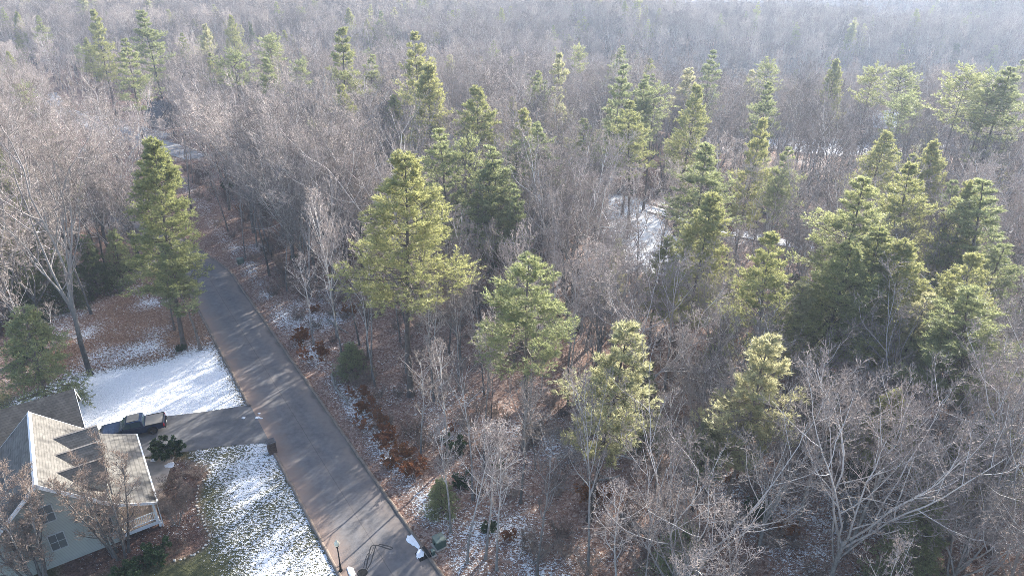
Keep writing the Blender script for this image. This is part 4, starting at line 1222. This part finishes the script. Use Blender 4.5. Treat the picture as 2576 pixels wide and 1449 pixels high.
# pines told apart by eye: crown top in the photograph, height, kind, crown width, label
PINES = [
 (985, 378, 27, 'pineA0', 11.6, 'tallest broad yellow green pine standing beside the road in the middle of the woods'),
 (335, 352, 25.5, 'pineA2', 9.4, 'tall yellow green pine on the pine straw between the hero bare tree and the road'),
 (440, 600, 14.5, 'pineB1', 5.2, 'small green pine overhanging the left road edge above the snowy lawn'),
 (385, 610, 12, 'pineB1', 3.6, 'slender pine on the leaf litter just behind the small roadside pine'),
 (1325, 600, 22, 'pineB2', 8.6, 'bright green upright pine in front of the round bare crowns in mid wood'),
 (1515, 800, 19.5, 'pineP1', 8.4, 'pale silvery pine with pinkish tips in the nearer middle of the woods'),
 (1895, 860, 18, 'pineP1', 8.0, 'pale yellow pine rising from the bare branches on the nearer right'),
 (1765, 490, 21, 'pineA2', 8.6, 'dense yellow green pine standing next to the snowy lane'),
 (1975, 600, 21, 'pineA3', 8.0, 'pale green pine at the near end of the snowy lane'),
 (2130, 600, 20, 'pineA0', 9.0, 'green pine at the left edge of the big pine clump'),
 (2225, 575, 21, 'pineA1', 9.0, 'highest pine in the middle of the big pine clump on the right'),
 (2320, 590, 20, 'pineA2', 9.0, 'broad yellow pine in the right half of the big pine clump'),
 (2415, 625, 20, 'pineA3', 8.6, 'pine with layered branches at the right edge of the big clump'),
 (2305, 710, 17, 'pineP0', 6.5, 'lower pine standing in front of the big pine clump'),
 (2050, 700, 16, 'pineP1', 7.0, 'low yellowish pine nestled between the lane pine and the clump'),
 (2160, 450, 24, 'pineB0', 8.6, 'dark green pine with leaning visible trunk above the pine clump'),
 (2320, 410, 23, 'pineA3', 8.6, 'loose pale pine behind the big pine clump'),
 (2430, 455, 22, 'pineA2', 8.0, 'hazy pine between the clump and the right frame edge'),
 (2545, 450, 23, 'pineB1', 9.0, 'dark hazy pine with long trunk at the right edge of the view'),
 (2565, 735, 20, 'pineB2', 8.6, 'green pine cut by the right frame edge beside the pine clump'),
 (1778, 362, 23, 'pineB0', 8.4, 'dark layered pine above the snowy lane'),
 (1905, 288, 24, 'pineA1', 6.4, 'narrow two tiered pine in front of the far street'),
 (1740, 212, 25, 'pineA0', 7.2, 'pale upright pine left of the blue roofed house'),
 (1602, 252, 23, 'pineA3', 8.8, 'golden yellow pine with feathery layered branches'),
 (1538, 160, 27, 'pineB1', 7.2, 'tall dark pine on a long bare trunk behind the golden pine'),
 (1592, 185, 25, 'pineB2', 6.0, 'slim dark pine touching the tall long trunked pine'),
 (1462, 300, 20, 'pineB0', 6.4, 'small dark green pine left of the golden pine'),
 (1312, 275, 22, 'pineA2', 7.0, 'yellowish spire pine with spaced branches behind the roadside woods'),
 (1290, 365, 22, 'pineB1', 9.0, 'blue green broad pine behind the bright upright pine'),
 (1195, 215, 25, 'pineA0', 9.6, 'yellow green pine with long layered right side branches'),
 (1072, 150, 27, 'pineA2', 10.0, 'broad pine with dense yellow crown below the open topped pine'),
 (1038, 80, 30, 'pineA3', 9.4, 'open topped golden pine standing highest near the white roofed house'),
 (845, 58, 30, 'pineA1', 10.6, 'tall layered pine near the top of the woods left of centre'),
 (870, 215, 21, 'pineA0', 7.4, 'pale yellow pine below the tall layered pine'),
 (968, 235, 20, 'pineA2', 7.2, 'pale round topped pine left of the broad dense yellow pine'),
 (362, 28, 30, 'pineB0', 9.2, 'tall dark pine near the top of the woods on the left'),
 (225, 18, 30, 'pineA1', 8.8, 'yellow green pine left of the tall dark upper pine'),
 (300, 95, 26, 'pineB1', 8.6, 'dark blue green evergreen between the two tall upper left pines'),
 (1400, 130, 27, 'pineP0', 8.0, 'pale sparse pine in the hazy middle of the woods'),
 (1385, 300, 22, 'pineB2', 7.0, 'grey green pine below the pale sparse pine'),
 (1785, 130, 25, 'pineB1', 7.4, 'dark pine with clear outline in front of the far hillside'),
 (2105, 148, 23, 'pineA2', 7.0, 'pale star shaped pine in front of the far hillside'),
 (1890, 105, 22, 'pineA3', 5.6, 'faint pale pine on the brow of the near woods'),
 (1115, 310, 24, 'pineB1', 8.4, 'tall grey green pine between the roadside giant and the layered pine'),
 (1182, 420, 20, 'pineB2', 8.0, 'blue green pine right behind the roadside giant'),
 (2215, 330, 21, 'pineA0', 8.0, 'hazy pale pine below the snow roofed house'),
 (2440, 190, 26, 'pineF0', 7.0, 'flat topped pine on a leaning bare trunk on the far right'),
 (2535, 172, 27, 'pineB0', 9.0, 'large dark pine in the hazy right hand group'),
 (2480, 200, 25, 'pineF1', 7.4, 'umbrella shaped pine in the middle of the hazy right hand group'),
 (1940, 165, 22, 'pineF0', 5.6, 'small umbrella pine near the brow of the near woods'),
 (2195, 175, 23, 'pineF1', 5.4, 'round headed pine right of the star shaped pine'),
 (2265, 185, 23, 'pineF0', 6.6, 'cluster headed dark pine above the snow roofed house'),
 (2290, 250, 21, 'pineF1', 5.6, 'small round headed pine just above the snow roof'),
 (1645, 225, 22, 'pineF1', 6.2, 'dark round topped pine behind the golden pine'),
 (585, 138, 23, 'pineF0', 8.0, 'flat topped dark pine above the bare woods left of the layered pine'),
 (690, 98, 24, 'pineF1', 8.0, 'dull round topped pine between the flat topped pine and the layered pine'),
 (572, 38, 25, 'pineA0', 7.0, 'pale green pine near the upper clearing'),
 (625, 55, 20, 'hemlock1', 4.0, 'tiny dark spire evergreen left of the upper clearing'),
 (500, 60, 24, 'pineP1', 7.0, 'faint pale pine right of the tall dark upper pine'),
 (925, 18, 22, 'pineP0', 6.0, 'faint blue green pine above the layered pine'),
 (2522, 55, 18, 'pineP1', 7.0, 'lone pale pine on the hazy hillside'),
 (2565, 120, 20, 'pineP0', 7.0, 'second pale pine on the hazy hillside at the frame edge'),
 (1545, 45, 20, 'hemlock0', 8.0, 'blue green evergreen at the foot of the far hillside'),
 (1640, 62, 20, 'hemlock1', 8.0, 'dark evergreen beside the blue green one at the far hillside'),
 (2030, 70, 18, 'hemlock1', 7.0, 'left spire of the evergreen pair below the far hillside'),
 (2330, 130, 17, 'hemlock0', 9.0, 'broad dark evergreen in the hazy hollow'),
 (2390, 150, 16, 'hemlock1', 9.0, 'second broad evergreen in the hazy hollow'),
 (30, 770, 12, 'greenlow', 7.6, 'bright green bushy evergreen at the left frame edge above the garage roof'),
 (95, 560, 10, 'hemlock0', 5.2, 'tall dark evergreen in the shaded wood at the left edge'),
 (205, 590, 9, 'hemlock1', 4.6, 'dark evergreen behind the hero bare tree'),
 (130, 630, 8.5, 'hemlock0', 4.6, 'dark evergreen lower in the shaded wood at the left edge'),
 (20, 620, 9.5, 'hemlock1', 5.0, 'dark evergreen cut by the left frame edge'),
 (272, 570, 9, 'greenlow', 4.6, 'mid green evergreen between the hero bare tree and the straw pine'),
 (1295, 375, 19, 'pineF0', 5.0, 'dark tufted evergreen top poking out beside the blue green broad pine'),
 (1660, 590, 15, 'pineA1', 6.0, 'short pale pine at the edge of the snowy clearing'),
 (2500, 590, 18, 'pineB1', 7.6, 'grey green pine behind the right end of the clump'),
 (2455, 760, 17, 'pineA0', 7.5, 'lower layered pine between the clump and the frame edge pine'),
]
pts_used = []
for i, (px, py, h, k, w, lab) in enumerate(PINES):
    q = solve_top(px, py, h)
    plant(k, q[0], q[1], h, w * 1.18, rng.uniform(0, 6.28), 'pine_tree' if 'pine' in k else 'evergreen_tree', lab, 'pine' if 'pine' in k else 'evergreen')
    pts_used.append((q[0], q[1], 2.6))

# bare trees told apart by eye: base in the photograph, height, kind, width, label
BARES = [
 (228, 942, 31, 'hero', 12.5, 'large bare tree with thick dark trunk rising from the edge of the upper snowy lawn'),
 (112, 962, 15, 'slim0', 4.5, 'thin bare tree on the litter left of the hero bare tree'),
 (230, 790, 20, 'round1', 8, 'bare tree with thick trunk at the back of the straw patch'),
 (145, 905, 8, 'slim1', 2.6, 'small bare sapling tree left of the hero trunk'),
 (618, 655, 14, 'slim2', 4.0, 'crooked dark bare tree beside the upper transformer box'),
 (575, 585, 15, 'slim0', 4.5, 'dark bare tree at the wood edge uphill of the transformer box'),
 (722, 735, 13, 'slim1', 4.0, 'thin bare tree on the wood edge below the transformer box'),
 (790, 870, 13, 'slim0', 4.2, 'thin bare tree beside the rust coloured shrubs'),
 (1175, 1415, 14, 'slim1', 4.0, 'slim bare tree standing just right of the transformer cabinet'),
 (1222, 1405, 15, 'slim2', 4.4, 'leaning slim bare tree second to the right of the transformer cabinet'),
 (1250, 1432, 15, 'slim0', 4.2, 'pale twin slim tree third to the right of the transformer cabinet'),
 (1135, 1340, 14, 'slim2', 4.0, 'slim bare tree above the transformer cabinet'),
 (1190, 1260, 14, 'slim1', 4.2, 'pale slim bare tree over the snowy litter'),
 (1060, 1150, 13, 'slim0', 4.4, 'slim bare tree behind the lower rust shrubs'),
 (1310, 1265, 15, 'slim2', 4.6, 'tall slim tree with dark trunk over the leaf litter'),
 (1480, 1440, 17, 'round0', 6.0, 'dark trunked tree with a few rust leaves near the fallen trunk'),
 (1700, 1560, 17, 'wide1', 12, 'wide spreading bare tree low in the nearest wood'),
 (2080, 1500, 18, 'wide2', 13, 'broad pale limbed bare tree filling the nearest right wood'),
 (2420, 1420, 19, 'wide3', 15, 'large bare oak with long limbs reaching left near the pale gap'),
 (2250, 1200, 17, 'wide0', 13, 'broad rounded bare crown in front of the big pine clump'),
 (2395, 1110, 17, 'wide1', 13, 'broad bare crown right of the rounded one below the pine clump'),
 (2000, 1330, 16, 'round2', 9, 'ashy bare tree behind the broad pale limbed tree'),
 (1810, 1150, 15, 'round3', 8, 'bare tree between the two pale pines'),
 (905, 870, 16, 'round4', 6.5, 'bare tree standing close beside the roadside giant pine'),
 (1160, 930, 15, 'wide2', 9.5, 'round grey bare crown right of the roadside giant pine'),
 (1500, 960, 15, 'wide3', 11, 'round dark bare crown right of the bright upright pine'),
 (1590, 900, 15, 'wide0', 10, 'bare crown above the pale silvery pine'),
 (1540, 730, 13, 'wide2', 9, 'bare tree seen against the snowy clearing'),
 (740, 610, 17, 'round0', 8, 'bare tree with thick grey trunk among many dark trunks by the road'),
 (660, 560, 17, 'wide1', 11, 'wide bare tree with crooked pale limbs over the upper road'),
 (170, 560, 19, 'wide3', 12, 'pale limbed bare tree at the left above the dark evergreens'),
 (60, 520, 18, 'wide2', 11, 'spreading bare tree at the upper left edge'),
]
n_bare = 0
for i, (px, py, h, k, w, lab) in enumerate(BARES):
    q = at(px, py)
    plant(k, q[0], q[1], h, w, rng.uniform(0, 6.28), 'bare_tree', lab, 'bare tree', lean=(rng.normal(0, 0.025), rng.normal(0, 0.025) + (0.07 if k == 'hero' else 0)), crown='branches')
    pts_used.append((q[0], q[1], 2.6)); n_bare += 1


# fallen logs and branches
def fallen(pts, r0, r1, label, stubs=5, seed=0):
    rs = np.random.default_rng(seed)
    P = np.array([[*at(px, py), z] for px, py, z in pts])
    t = np.linspace(0, len(P) - 1, 14)
    i = np.minimum(t.astype(int), len(P) - 2); f = (t - i)[:, None]
    L = P[i] * (1 - f) + P[i + 1] * f + rs.normal(0, 0.04, (14, 3)) * [1, 1, 0.4]
    g = Geo(); V, Q = tubes(L[None] - L[0], taper(np.array([r0]), np.array([r1]), 14), 8); g.add(V, Q)
    if stubs:
        k = rs.integers(3, 13, stubs)
        D = unit(np.stack([rs.normal(0, 1, stubs), rs.normal(0, 1, stubs), rs.uniform(0.2, 1.2, stubs)], -1))
        B = grow(L[k] - L[0], D, rs.uniform(0.6, 2.4, stubs), 5, rs, 0.1, 0.15); Rb = taper(np.full(stubs, r1 * 0.8), np.full(stubs, 0.012), 6)
        V, Q = tubes(B, Rb, 5); g.add(V, Q)
        C1, D1, _, _ = spawn(B, Rb, 5, 0.3, 1.0, 0.7, 0.2, rs)
        B2 = grow(C1, D1, rs.uniform(0.3, 0.9, len(C1)), 3, rs, 0.1, 0.15); V, Q = tubes(B2, taper(np.full(len(C1), 0.014), np.full(len(C1), 0.008), 4), 3); g.add(V, Q)
    o = bpy.data.objects.new('fallen_log', g.mesh('fallen_log', M['bark_log'])); COL.objects.link(o); o.location = tuple(L[0])
    tag(o, label, 'fallen log')
M['bark_log'] = bark_mat('bark_log', (0.16, 0.145, 0.13), (0.40, 0.375, 0.34))
fallen([(835, 945, 0.2), (842, 975, 0.2), (862, 1000, 0.25), (880, 1022, 0.2)], 0.16, 0.09, 'curved pale fallen log on the litter below the rust shrubs', 3, 1)
fallen([(822, 805, 0.25), (850, 825, 0.3), (876, 842, 0.2)], 0.13, 0.08, 'short pale fallen log near the foot of the roadside giant pine', 2, 2)
fallen([(1560, 1300, 0.4), (1600, 1335, 0.4), (1650, 1370, 0.5), (1700, 1400, 0.6)], 0.26, 0.14, 'thick grey fallen trunk in the nearest wood', 6, 3)
fallen([(1400, 1165, 0.6), (1470, 1150, 0.9), (1550, 1160, 0.9), (1620, 1180, 0.7)], 0.14, 0.05, 'long dark fallen branch lying across the litter', 7, 4)
fallen([(1450, 1230, 0.3), (1500, 1215, 0.3), (1560, 1205, 0.4)], 0.15, 0.08, 'fallen log beside the snow patch in the near wood', 4, 5)
fallen([(1340, 1425, 0.3), (1380, 1390, 0.3), (1410, 1350, 0.3)], 0.10, 0.05, 'thin broken branch lying right of the slim roadside trees', 5, 6)
fallen([(1640, 520, 0.6), (1665, 528, 0.5), (1690, 536, 0.4)], 0.22, 0.15, 'pale fallen trunk beside the snowy lane', 0, 7)

# house garden
def local(x, y):
    return HO + np.array([x * math.cos(HR) - y * math.sin(HR), x * math.sin(HR) + y * math.cos(HR)])
for (px, py, h, k, w, lab, nm, cat) in [
    (306, 1394, 10.0, 'vase0', 6.2, 'bare brown many stemmed tree in front of the porch', 'bare_tree', 'bare tree'),
    (98, 1466, 10.5, 'vase1', 6.0, 'bare brown many stemmed tree in front of the gable wall', 'bare_tree', 'bare tree'),
    (445, 1318, 3.9, 'myrtle', 3.2, 'vase shaped bare shrub in the mulch bed with stone edging', 'bare_shrub', 'shrub')]:
    q = at(px, py); plant(k, q[0], q[1], h, w, rng.uniform(0, 6), nm, lab, cat, crown='branches')
for (px, py, h, k, w, lab) in [(425, 1158, 2.1, 'laurel', 3.0, 'dark evergreen shrub at the corner of the driveway and walkway'), (400, 1400, 1.5, 'laurel', 2.4, 'low evergreen shrub at the foot of the porch'), (330, 1455, 1.3, 'laurel', 2.4, 'low evergreen shrub below the gable wall'), (458, 884, 0.8, 'laurel', 1.2, 'small dark shrub at the foot of the small roadside pine'), (90, 905, 2.2, 'laurel', 3.4, 'broad leaved evergreen shrub in the shade left of the hero bare tree')]:
    q = at(px, py); plant(k, q[0], q[1], h, w, rng.uniform(0, 6), 'evergreen_shrub', lab, 'shrub', crown='leaves')
for (px, py, h, k, w) in [(500, 1195, 1.0, 'twigbush', 2.0), (470, 1190, 1.0, 'twigbush', 2.0), (430, 1225, 1.2, 'twigbush', 2.2), (480, 1240, 0.9, 'twigbush', 1.8), (420, 1270, 1.1, 'twigbush', 2.0), (445, 1385, 0.9, 'twigbush', 2.0), (300, 1440, 1.0, 'twigbush', 2.0)]:
    q = at(px, py); plant(k, q[0], q[1], h, w, rng.uniform(0, 6), 'bare_shrub', 'low brown twiggy shrub in the mulch bed beside the porch', 'shrub', 'low twiggy shrubs in the mulch bed', crown='branches')
for j, (px, py, h, w) in enumerate([(762, 862, 2.3, 2.6), (795, 905, 2.2, 2.8), (925, 1035, 1.8, 2.4), (940, 1075, 1.9, 2.6), (975, 1110, 2.0, 2.8), (1010, 1165, 1.8, 2.6), (1050, 1190, 1.8, 2.6), (985, 1160, 1.4, 2.2), (1500, 1270, 2.4, 2.8), (905, 1000, 1.4, 2.0)]):
    q = at(px, py); plant('rust%d' % (j % 2), q[0], q[1], h, w, rng.uniform(0, 6), 'rust_shrub', 'rust brown leafy shrub on the litter bank along the wooded side of the road', 'shrub', 'rust leaved shrubs along the road bank', crown='leaves')
for (px, py, h, k, w, lab) in [(885, 940, 4.5, 'greenlow', 4.6, 'dark low evergreen at the wood edge behind the rust shrubs'), (1115, 1290, 4.2, 'greenlow', 3.4, 'green young evergreen uphill of the transformer cabinet'), (1740, 1290, 9.5, 'pineB0', 5, 'bright green young evergreen under the bare limbs of the nearest wood'), (2190, 1290, 12.5, 'pineA0', 6.5, 'green young evergreen under the large bare oak'), (2330, 1330, 12.5, 'pineA2', 7.0, 'bright evergreen below the long oak limbs'), (2490, 1390, 12, 'pineB2', 6.5, 'dark evergreen in the lower right corner'), (2250, 1480, 9.5, 'greenlow', 6, 'grey green evergreen at the bottom of the nearest right wood'), (1690, 1480, 7.0, 'greenlow', 5.0, 'grey green evergreen at the bottom of the view'), (1800, 930, 8.0, 'greenlow', 5.0, 'low evergreen behind the pale yellow pine'), (1620, 1120, 9.0, 'hemlock0', 5.0, 'dark evergreen in the shade right of the pale silvery pine'), (2060, 1130, 9.0, 'greenlow', 5.6, 'mid green evergreen left of the rounded bare crown')]:
    q = at(px, py); plant(k, q[0], q[1], h, w, rng.uniform(0, 6), 'evergreen_tree', lab, 'evergreen'); pts_used.append((q[0], q[1], 1.5))

# ------------------------------------------------------------------ the woods: every tree of the nearer wood an object, the rest one mass
NO_LEFT = G([(-900, 1050), (-200, 960), (40, 880), (140, 800), (260, 740), (340, 690), (462, 640), (640, 640), (1300, 1900), (-900, 1900)])
HIDE = CLEARS[:4] + CLEARS[4:8]
SEEN = [np.array(STREET_FAR), np.array(STREET_MID), np.array(STREET_LEFT)]

def sight_drop(x, y, H, keep=0.3):
    for s in np.linspace(0.5, 0.97, 14):
        if H > CAM_H * (1 - s) + 2.0:
            X, Y = x / s, y / s
            if inside(CLEAR_MID, X, Y) and rng.random() < 0.35: continue
            hit = any(inside(c, X, Y) for c in HIDE) or any(polydist(list(map(tuple, L)), X, Y, False) < 4 for L in SEEN)
            if hit: return rng.random() > (0.65 if x > 40 else 0.3 if x > 0 else 0.15)
    return False

def scatter(y0, y1, sp, margin):
    out = []
    y = y0
    while y < y1:
        xm = 0.75 * (y * CP + CAM_H * SP) + margin
        for x in np.arange(-xm, xm + (22 if y < 90 else 0), sp):
            out.append((x + rng.uniform(-.45, .45) * sp, y + rng.uniform(-.45, .45) * sp))
        y += sp
    return out

cand = []
for (x, y) in scatter(18, 112, 4.1, 6) + scatter(112, 200, 4.6, 6) + scatter(200, 268, 6.0, 6) + scatter(268, 440, 5.0, 6) + scatter(440, 480, 8, 8) + scatter(480, 680, 10, 8) + scatter(680, 950, 15, 8):
    u, v = road_uv(x, y)
    if -60 < v < 72 and abs(u) < RW + 3.4: continue
    if 72 <= v < 160 and (polydist([tuple(p) for p in ROAD_LINE[2:]], x, y, False) < RW + 2.2 or (v < 88 and -1 < u < RW + 3.4)): continue
    if u <= 0 and inside(NO_LEFT, x, y): continue
    if any(inside(c, x, y) for c in CLEARS): continue
    if any(polydist(list(map(tuple, L)), x, y, False) < 4.5 for L in SEEN): continue
    if inside(POND, x, y): continue
    if math.hypot(x, y) < 14 or (u < RW + 5 and y < 62) or (x < 3 and y < 36): continue
    edge = u > 0 and u < RW + 6.5 and v < 130
    center = (y < 62 and -14 < x < 6)
    if center and rng.random() < 0.25: continue
    if y < 62 and not center and rng.random() < (0.45 if x > 14 else 0.25): continue
    if u > 0 and u < RW + 20 and -20 < v < 60 and rng.random() < 0.25: continue
    ev = vnoise(x, y, 26, 21)
    pr = 0.045 + 0.16 * (ev > 0.62)
    if y > 268: pr = 0.05 + 0.25 * (vnoise(x, y, 22, 33) > 0.70)
    if x < -20 and 75 < y < 125 and u < 0: pr = 0.22
    conifer = rng.random() < pr and not edge and y > 62
    H = float(np.clip(rng.normal(14.6, 2.3), 9, 20)) if y < 268 else float(np.clip(rng.normal(18, 2), 13, 22))
    if 62 < y < 210: H = float(np.clip(rng.normal(16.8, 2.3), 11, 21))
    if y < 60: H = float(np.clip(rng.normal(13.6, 2), 9, 17))
    big = (u < 0 and y < 150) or (0 < u < RW + 18 and 42 < v < 95)
    if big: H = float(np.clip(rng.normal(19, 1.8), 15, 22))
    if conifer:
        H = float(np.clip(rng.normal(17.5, 3), 11, 23))
        k = rng.choice(['pineA0', 'pineA1', 'pineA2', 'pineA3', 'pineB0', 'pineB1', 'pineB2', 'pineB0', 'pineF1', 'pineP0', 'pineP1', 'hemlock1'])
        if 'hem' in k: H *= 0.75
    elif edge or center or (0 < u < RW + 22 and v < 45): k = 'slim%d' % rng.integers(0, 3)
    elif (y < 62 and x > 6 and rng.random() < 0.4) or (big and rng.random() < 0.5): k = 'wide%d' % rng.integers(0, 4)
    else:
        k = ('round%d' % rng.integers(0, 5)) if rng.random() < 0.6 else (('wide%d' % rng.integers(0, 4)) if rng.random() < 0.5 else 'slim%d' % rng.integers(0, 3))
    if any((x - a) ** 2 + (y - b) ** 2 < c * c for a, b, c in pts_used): continue
    if y < 260 and sight_drop(x, y, H): continue
    cand.append((x, y, H, k, conifer))

def in_frame(x, y, H):
    for f in (0.45, 0.95):
        a, b, d = project(x, y, float(terrain(x, y)) + H * f)
        if d > 0 and -25 < a < 2600 and -20 < b < 1475: return H / d
    return 0

sb = sorted([(in_frame(c[0], c[1], c[2]), c) for c in cand if not c[4]], key=lambda t: -t[0])
sp_ = sorted([(in_frame(c[0], c[1], c[2]), c) for c in cand if c[4]], key=lambda t: -t[0])
NB, NP = 298 - n_bare - 4, 300 - len(PINES) - 14
def bare_label(x, y, k):
    form = {'r': 'bare round crowned grey brown tree', 's': 'slim bare pole like tree', 'w': 'wide spreading bare tree with pale limbs'}[k[0]]
    u, v = road_uv(x, y)
    if u < 0:
        where = 'above the straw patch' if y < 125 else 'in the wood around the side street'
    elif u < RW + 9 and v < 130: where = 'along the litter bank of the road'
    elif y < 48: where = 'in the nearest wood under the drone'
    elif y < 75: where = 'between the pale pines and road bank' if x < 18 else 'in front of the big pine clump'
    elif y < 105: where = 'around the snowy clearing' if x > 0 else 'behind the roadside giant pine'
    else: where = 'in the farther wood beyond the snowy lane' if x > 0 else 'in the farther wood around the layered pines'
    return form + ' ' + where
def pine_label(x, y, k):
    form = {'pineA': 'ordinary yellow green pine', 'pineB': 'ordinary mid green pine', 'pineF': 'round topped dark pine', 'pineP': 'pale grey green pine', 'hemlo': 'dark spire shaped evergreen'}[k[:5]]
    u, v = road_uv(x, y)
    where = 'scattered in the wood around the side street' if u < 0 else ('scattered among bare trees nearer than the snowy lane' if y < 120 else ('scattered among bare trees around the far street' if y < 230 else 'scattered on the hazy far woods'))
    return form + ' ' + where
rest_b, rest_p = [], []
for j, (s, (x, y, H, k, cn)) in enumerate(sb):
    if j < NB and s > 0:
        lab = bare_label(x, y, k)
        plant(k, x, y, H, H * K[k][3] / K[k][2] * rng.uniform(0.85, 1.2), rng.uniform(0, 6.28), 'bare_tree', lab, 'bare tree', lab + ' group', lean=(rng.normal(0, 0.03), rng.normal(0, 0.03)), crown='branches')
    else: rest_b.append((x, y, H, k))
for j, (s, (x, y, H, k, cn)) in enumerate(sp_):
    if j < NP and s > 0 and y < 300:
        lab = pine_label(x, y, k)
        plant(k, x, y, H, H * K[k][3] / K[k][2] * rng.uniform(0.9, 1.15), rng.uniform(0, 6.28), 'pine_tree' if 'pine' in k else 'evergreen_tree', lab, 'pine' if 'pine' in k else 'evergreen', lab + ' group', lean=(rng.normal(0, 0.015), rng.normal(0, 0.015)))
    else: rest_p.append((x, y, H, k))

def mass(name, items, label, cat):
    """one object: points that carry copies of the tree meshes (geometry nodes)"""
    kinds = sorted(set(t[3] for t in items))
    n = len(items)
    me = bpy.data.meshes.new(name)
    me.vertices.add(n)
    me.vertices.foreach_set('co', np.array([(x, y, float(terrain(x, y)) - 0.05) for x, y, H, k in items], np.float32).ravel())
    def A(nm, ty, vals):
        a = me.attributes.new(nm, ty, 'POINT'); a.data.foreach_set('value', vals)
    A('turn', 'FLOAT', rng.uniform(0, 6.28, n).astype(np.float32))
    A('size', 'FLOAT', np.array([H / K[k][2] for x, y, H, k in items], np.float32))
    A('sort', 'INT', np.array([kinds.index(t[3]) for t in items], np.int32))
    o = bpy.data.objects.new(name, me); COL.objects.link(o)
    ng = bpy.data.node_groups.new(name, 'GeometryNodeTree')
    ng.interface.new_socket('Geometry', in_out='INPUT', socket_type='NodeSocketGeometry')
    ng.interface.new_socket('Geometry', in_out='OUTPUT', socket_type='NodeSocketGeometry')
    gi, go = ng.nodes.new('NodeGroupInput'), ng.nodes.new('NodeGroupOutput')
    join = ng.nodes.new('GeometryNodeJoinGeometry')
    def named(nm, ty):
        q = ng.nodes.new('GeometryNodeInputNamedAttribute'); q.data_type = ty; q.inputs['Name'].default_value = nm
        return q.outputs[0]
    rot = ng.nodes.new('ShaderNodeCombineXYZ'); ng.links.new(named('turn', 'FLOAT'), rot.inputs[2])
    size, sort = named('size', 'FLOAT'), named('sort', 'INT')
    for i, k in enumerate(kinds):
        cmp_ = ng.nodes.new('FunctionNodeCompare'); cmp_.data_type = 'INT'; cmp_.operation = 'EQUAL'
        ng.links.new(sort, cmp_.inputs[2]); cmp_.inputs[3].default_value = i
        for src in SRC[k]:
            oi = ng.nodes.new('GeometryNodeObjectInfo'); oi.transform_space = 'ORIGINAL'
            oi.inputs['Object'].default_value = src
            oi.inputs['As Instance'].default_value = False
            ip = ng.nodes.new('GeometryNodeInstanceOnPoints')
            ng.links.new(gi.outputs[0], ip.inputs['Points']); ng.links.new(cmp_.outputs[0], ip.inputs['Selection'])
            ng.links.new(oi.outputs['Geometry'], ip.inputs['Instance'])
            ng.links.new(rot.outputs[0], ip.inputs['Rotation']); ng.links.new(size, ip.inputs['Scale'])
            ng.links.new(ip.outputs[0], join.inputs[0])
    ng.links.new(join.outputs[0], go.inputs[0])
    m = o.modifiers.new('woods', 'NODES'); m.node_group = ng
    return tag(o, label, cat, kind='stuff')

SRC = {}
for o in COL.objects:
    if o.type == 'MESH' and o.parent is not None:
        for k, (t, c, H0, W0) in K.items():
            if o.data is t and k not in SRC: SRC[k] = [o]
for o in COL.objects:
    if o.type == 'MESH' and o.parent is not None:
        for k, (t, c, H0, W0) in K.items():
            if o.data is c and k in SRC and len(SRC[k]) == 1: SRC[k].append(o)
rest_b = [t for t in rest_b if t[3] in SRC]; rest_p = [t for t in rest_p if t[3] in SRC]
mass('distant_woods', rest_b, 'mass of leafless grey woods fading into the haze', 'woods')
if rest_p: mass('distant_pine_woods', rest_p, 'scattered pines in the hazy far woods', 'woods')

# undergrowth in the nearer wood: saplings and twigs nobody could count
ug = []
for (x, y) in scatter(20, 150, 2.0, 4):
    u, v = road_uv(x, y)
    if abs(u) < RW + 3.0 or (u <= 0 and inside(NO_LEFT, x, y)) or any(inside(c, x, y) for c in CLEARS): continue
    if u > 0 and u < RW + 5.5 and rng.random() < 0.6: continue
    if rng.random() < 0.45: continue
    q = rng.random()
    if q < 0.80: ug.append((x, y, rng.uniform(1.0, 2.4), 'twigbush'))
    elif q < 0.845: ug.append((x, y, rng.uniform(0.8, 2.0), 'laurel'))
    elif q < 0.88: ug.append((x, y, rng.uniform(1.0, 2.0), 'rust0'))
ug = [t for t in ug if t[3] in SRC]
mass('undergrowth', ug, 'tangle of twigs and low shrubs on the forest floor', 'undergrowth')

# ------------------------------------------------------------------ haze
hz = MB(); hz.box(-1760, -60, -60, 2260, 2660, 85)
ho = hz.build('haze', [])
hm = bpy.data.materials.new('haze'); hm.use_nodes = True
hn = hm.node_tree; hn.nodes.clear()
h_out = hn.nodes.new('ShaderNodeOutputMaterial'); h_vol = hn.nodes.new('ShaderNodeVolumePrincipled')
h_vol.inputs['Color'].default_value = (0.62, 0.76, 1.0, 1)
h_vol.inputs['Density'].default_value = 0.00035
h_vol.inputs['Anisotropy'].default_value = 0.35
hn.links.new(h_vol.outputs[0], h_out.inputs['Volume'])
ho.data.materials.append(hm)
tag(ho, 'pale blue haze in the valley air', 'haze', kind='stuff')
print('COUNTS', len(sb), len(sp_), len(rest_b), len(rest_p), len(ug))
print('FACES', sum(len(a.polygons) + len(b.polygons) for a, b, _, _ in K.values()))
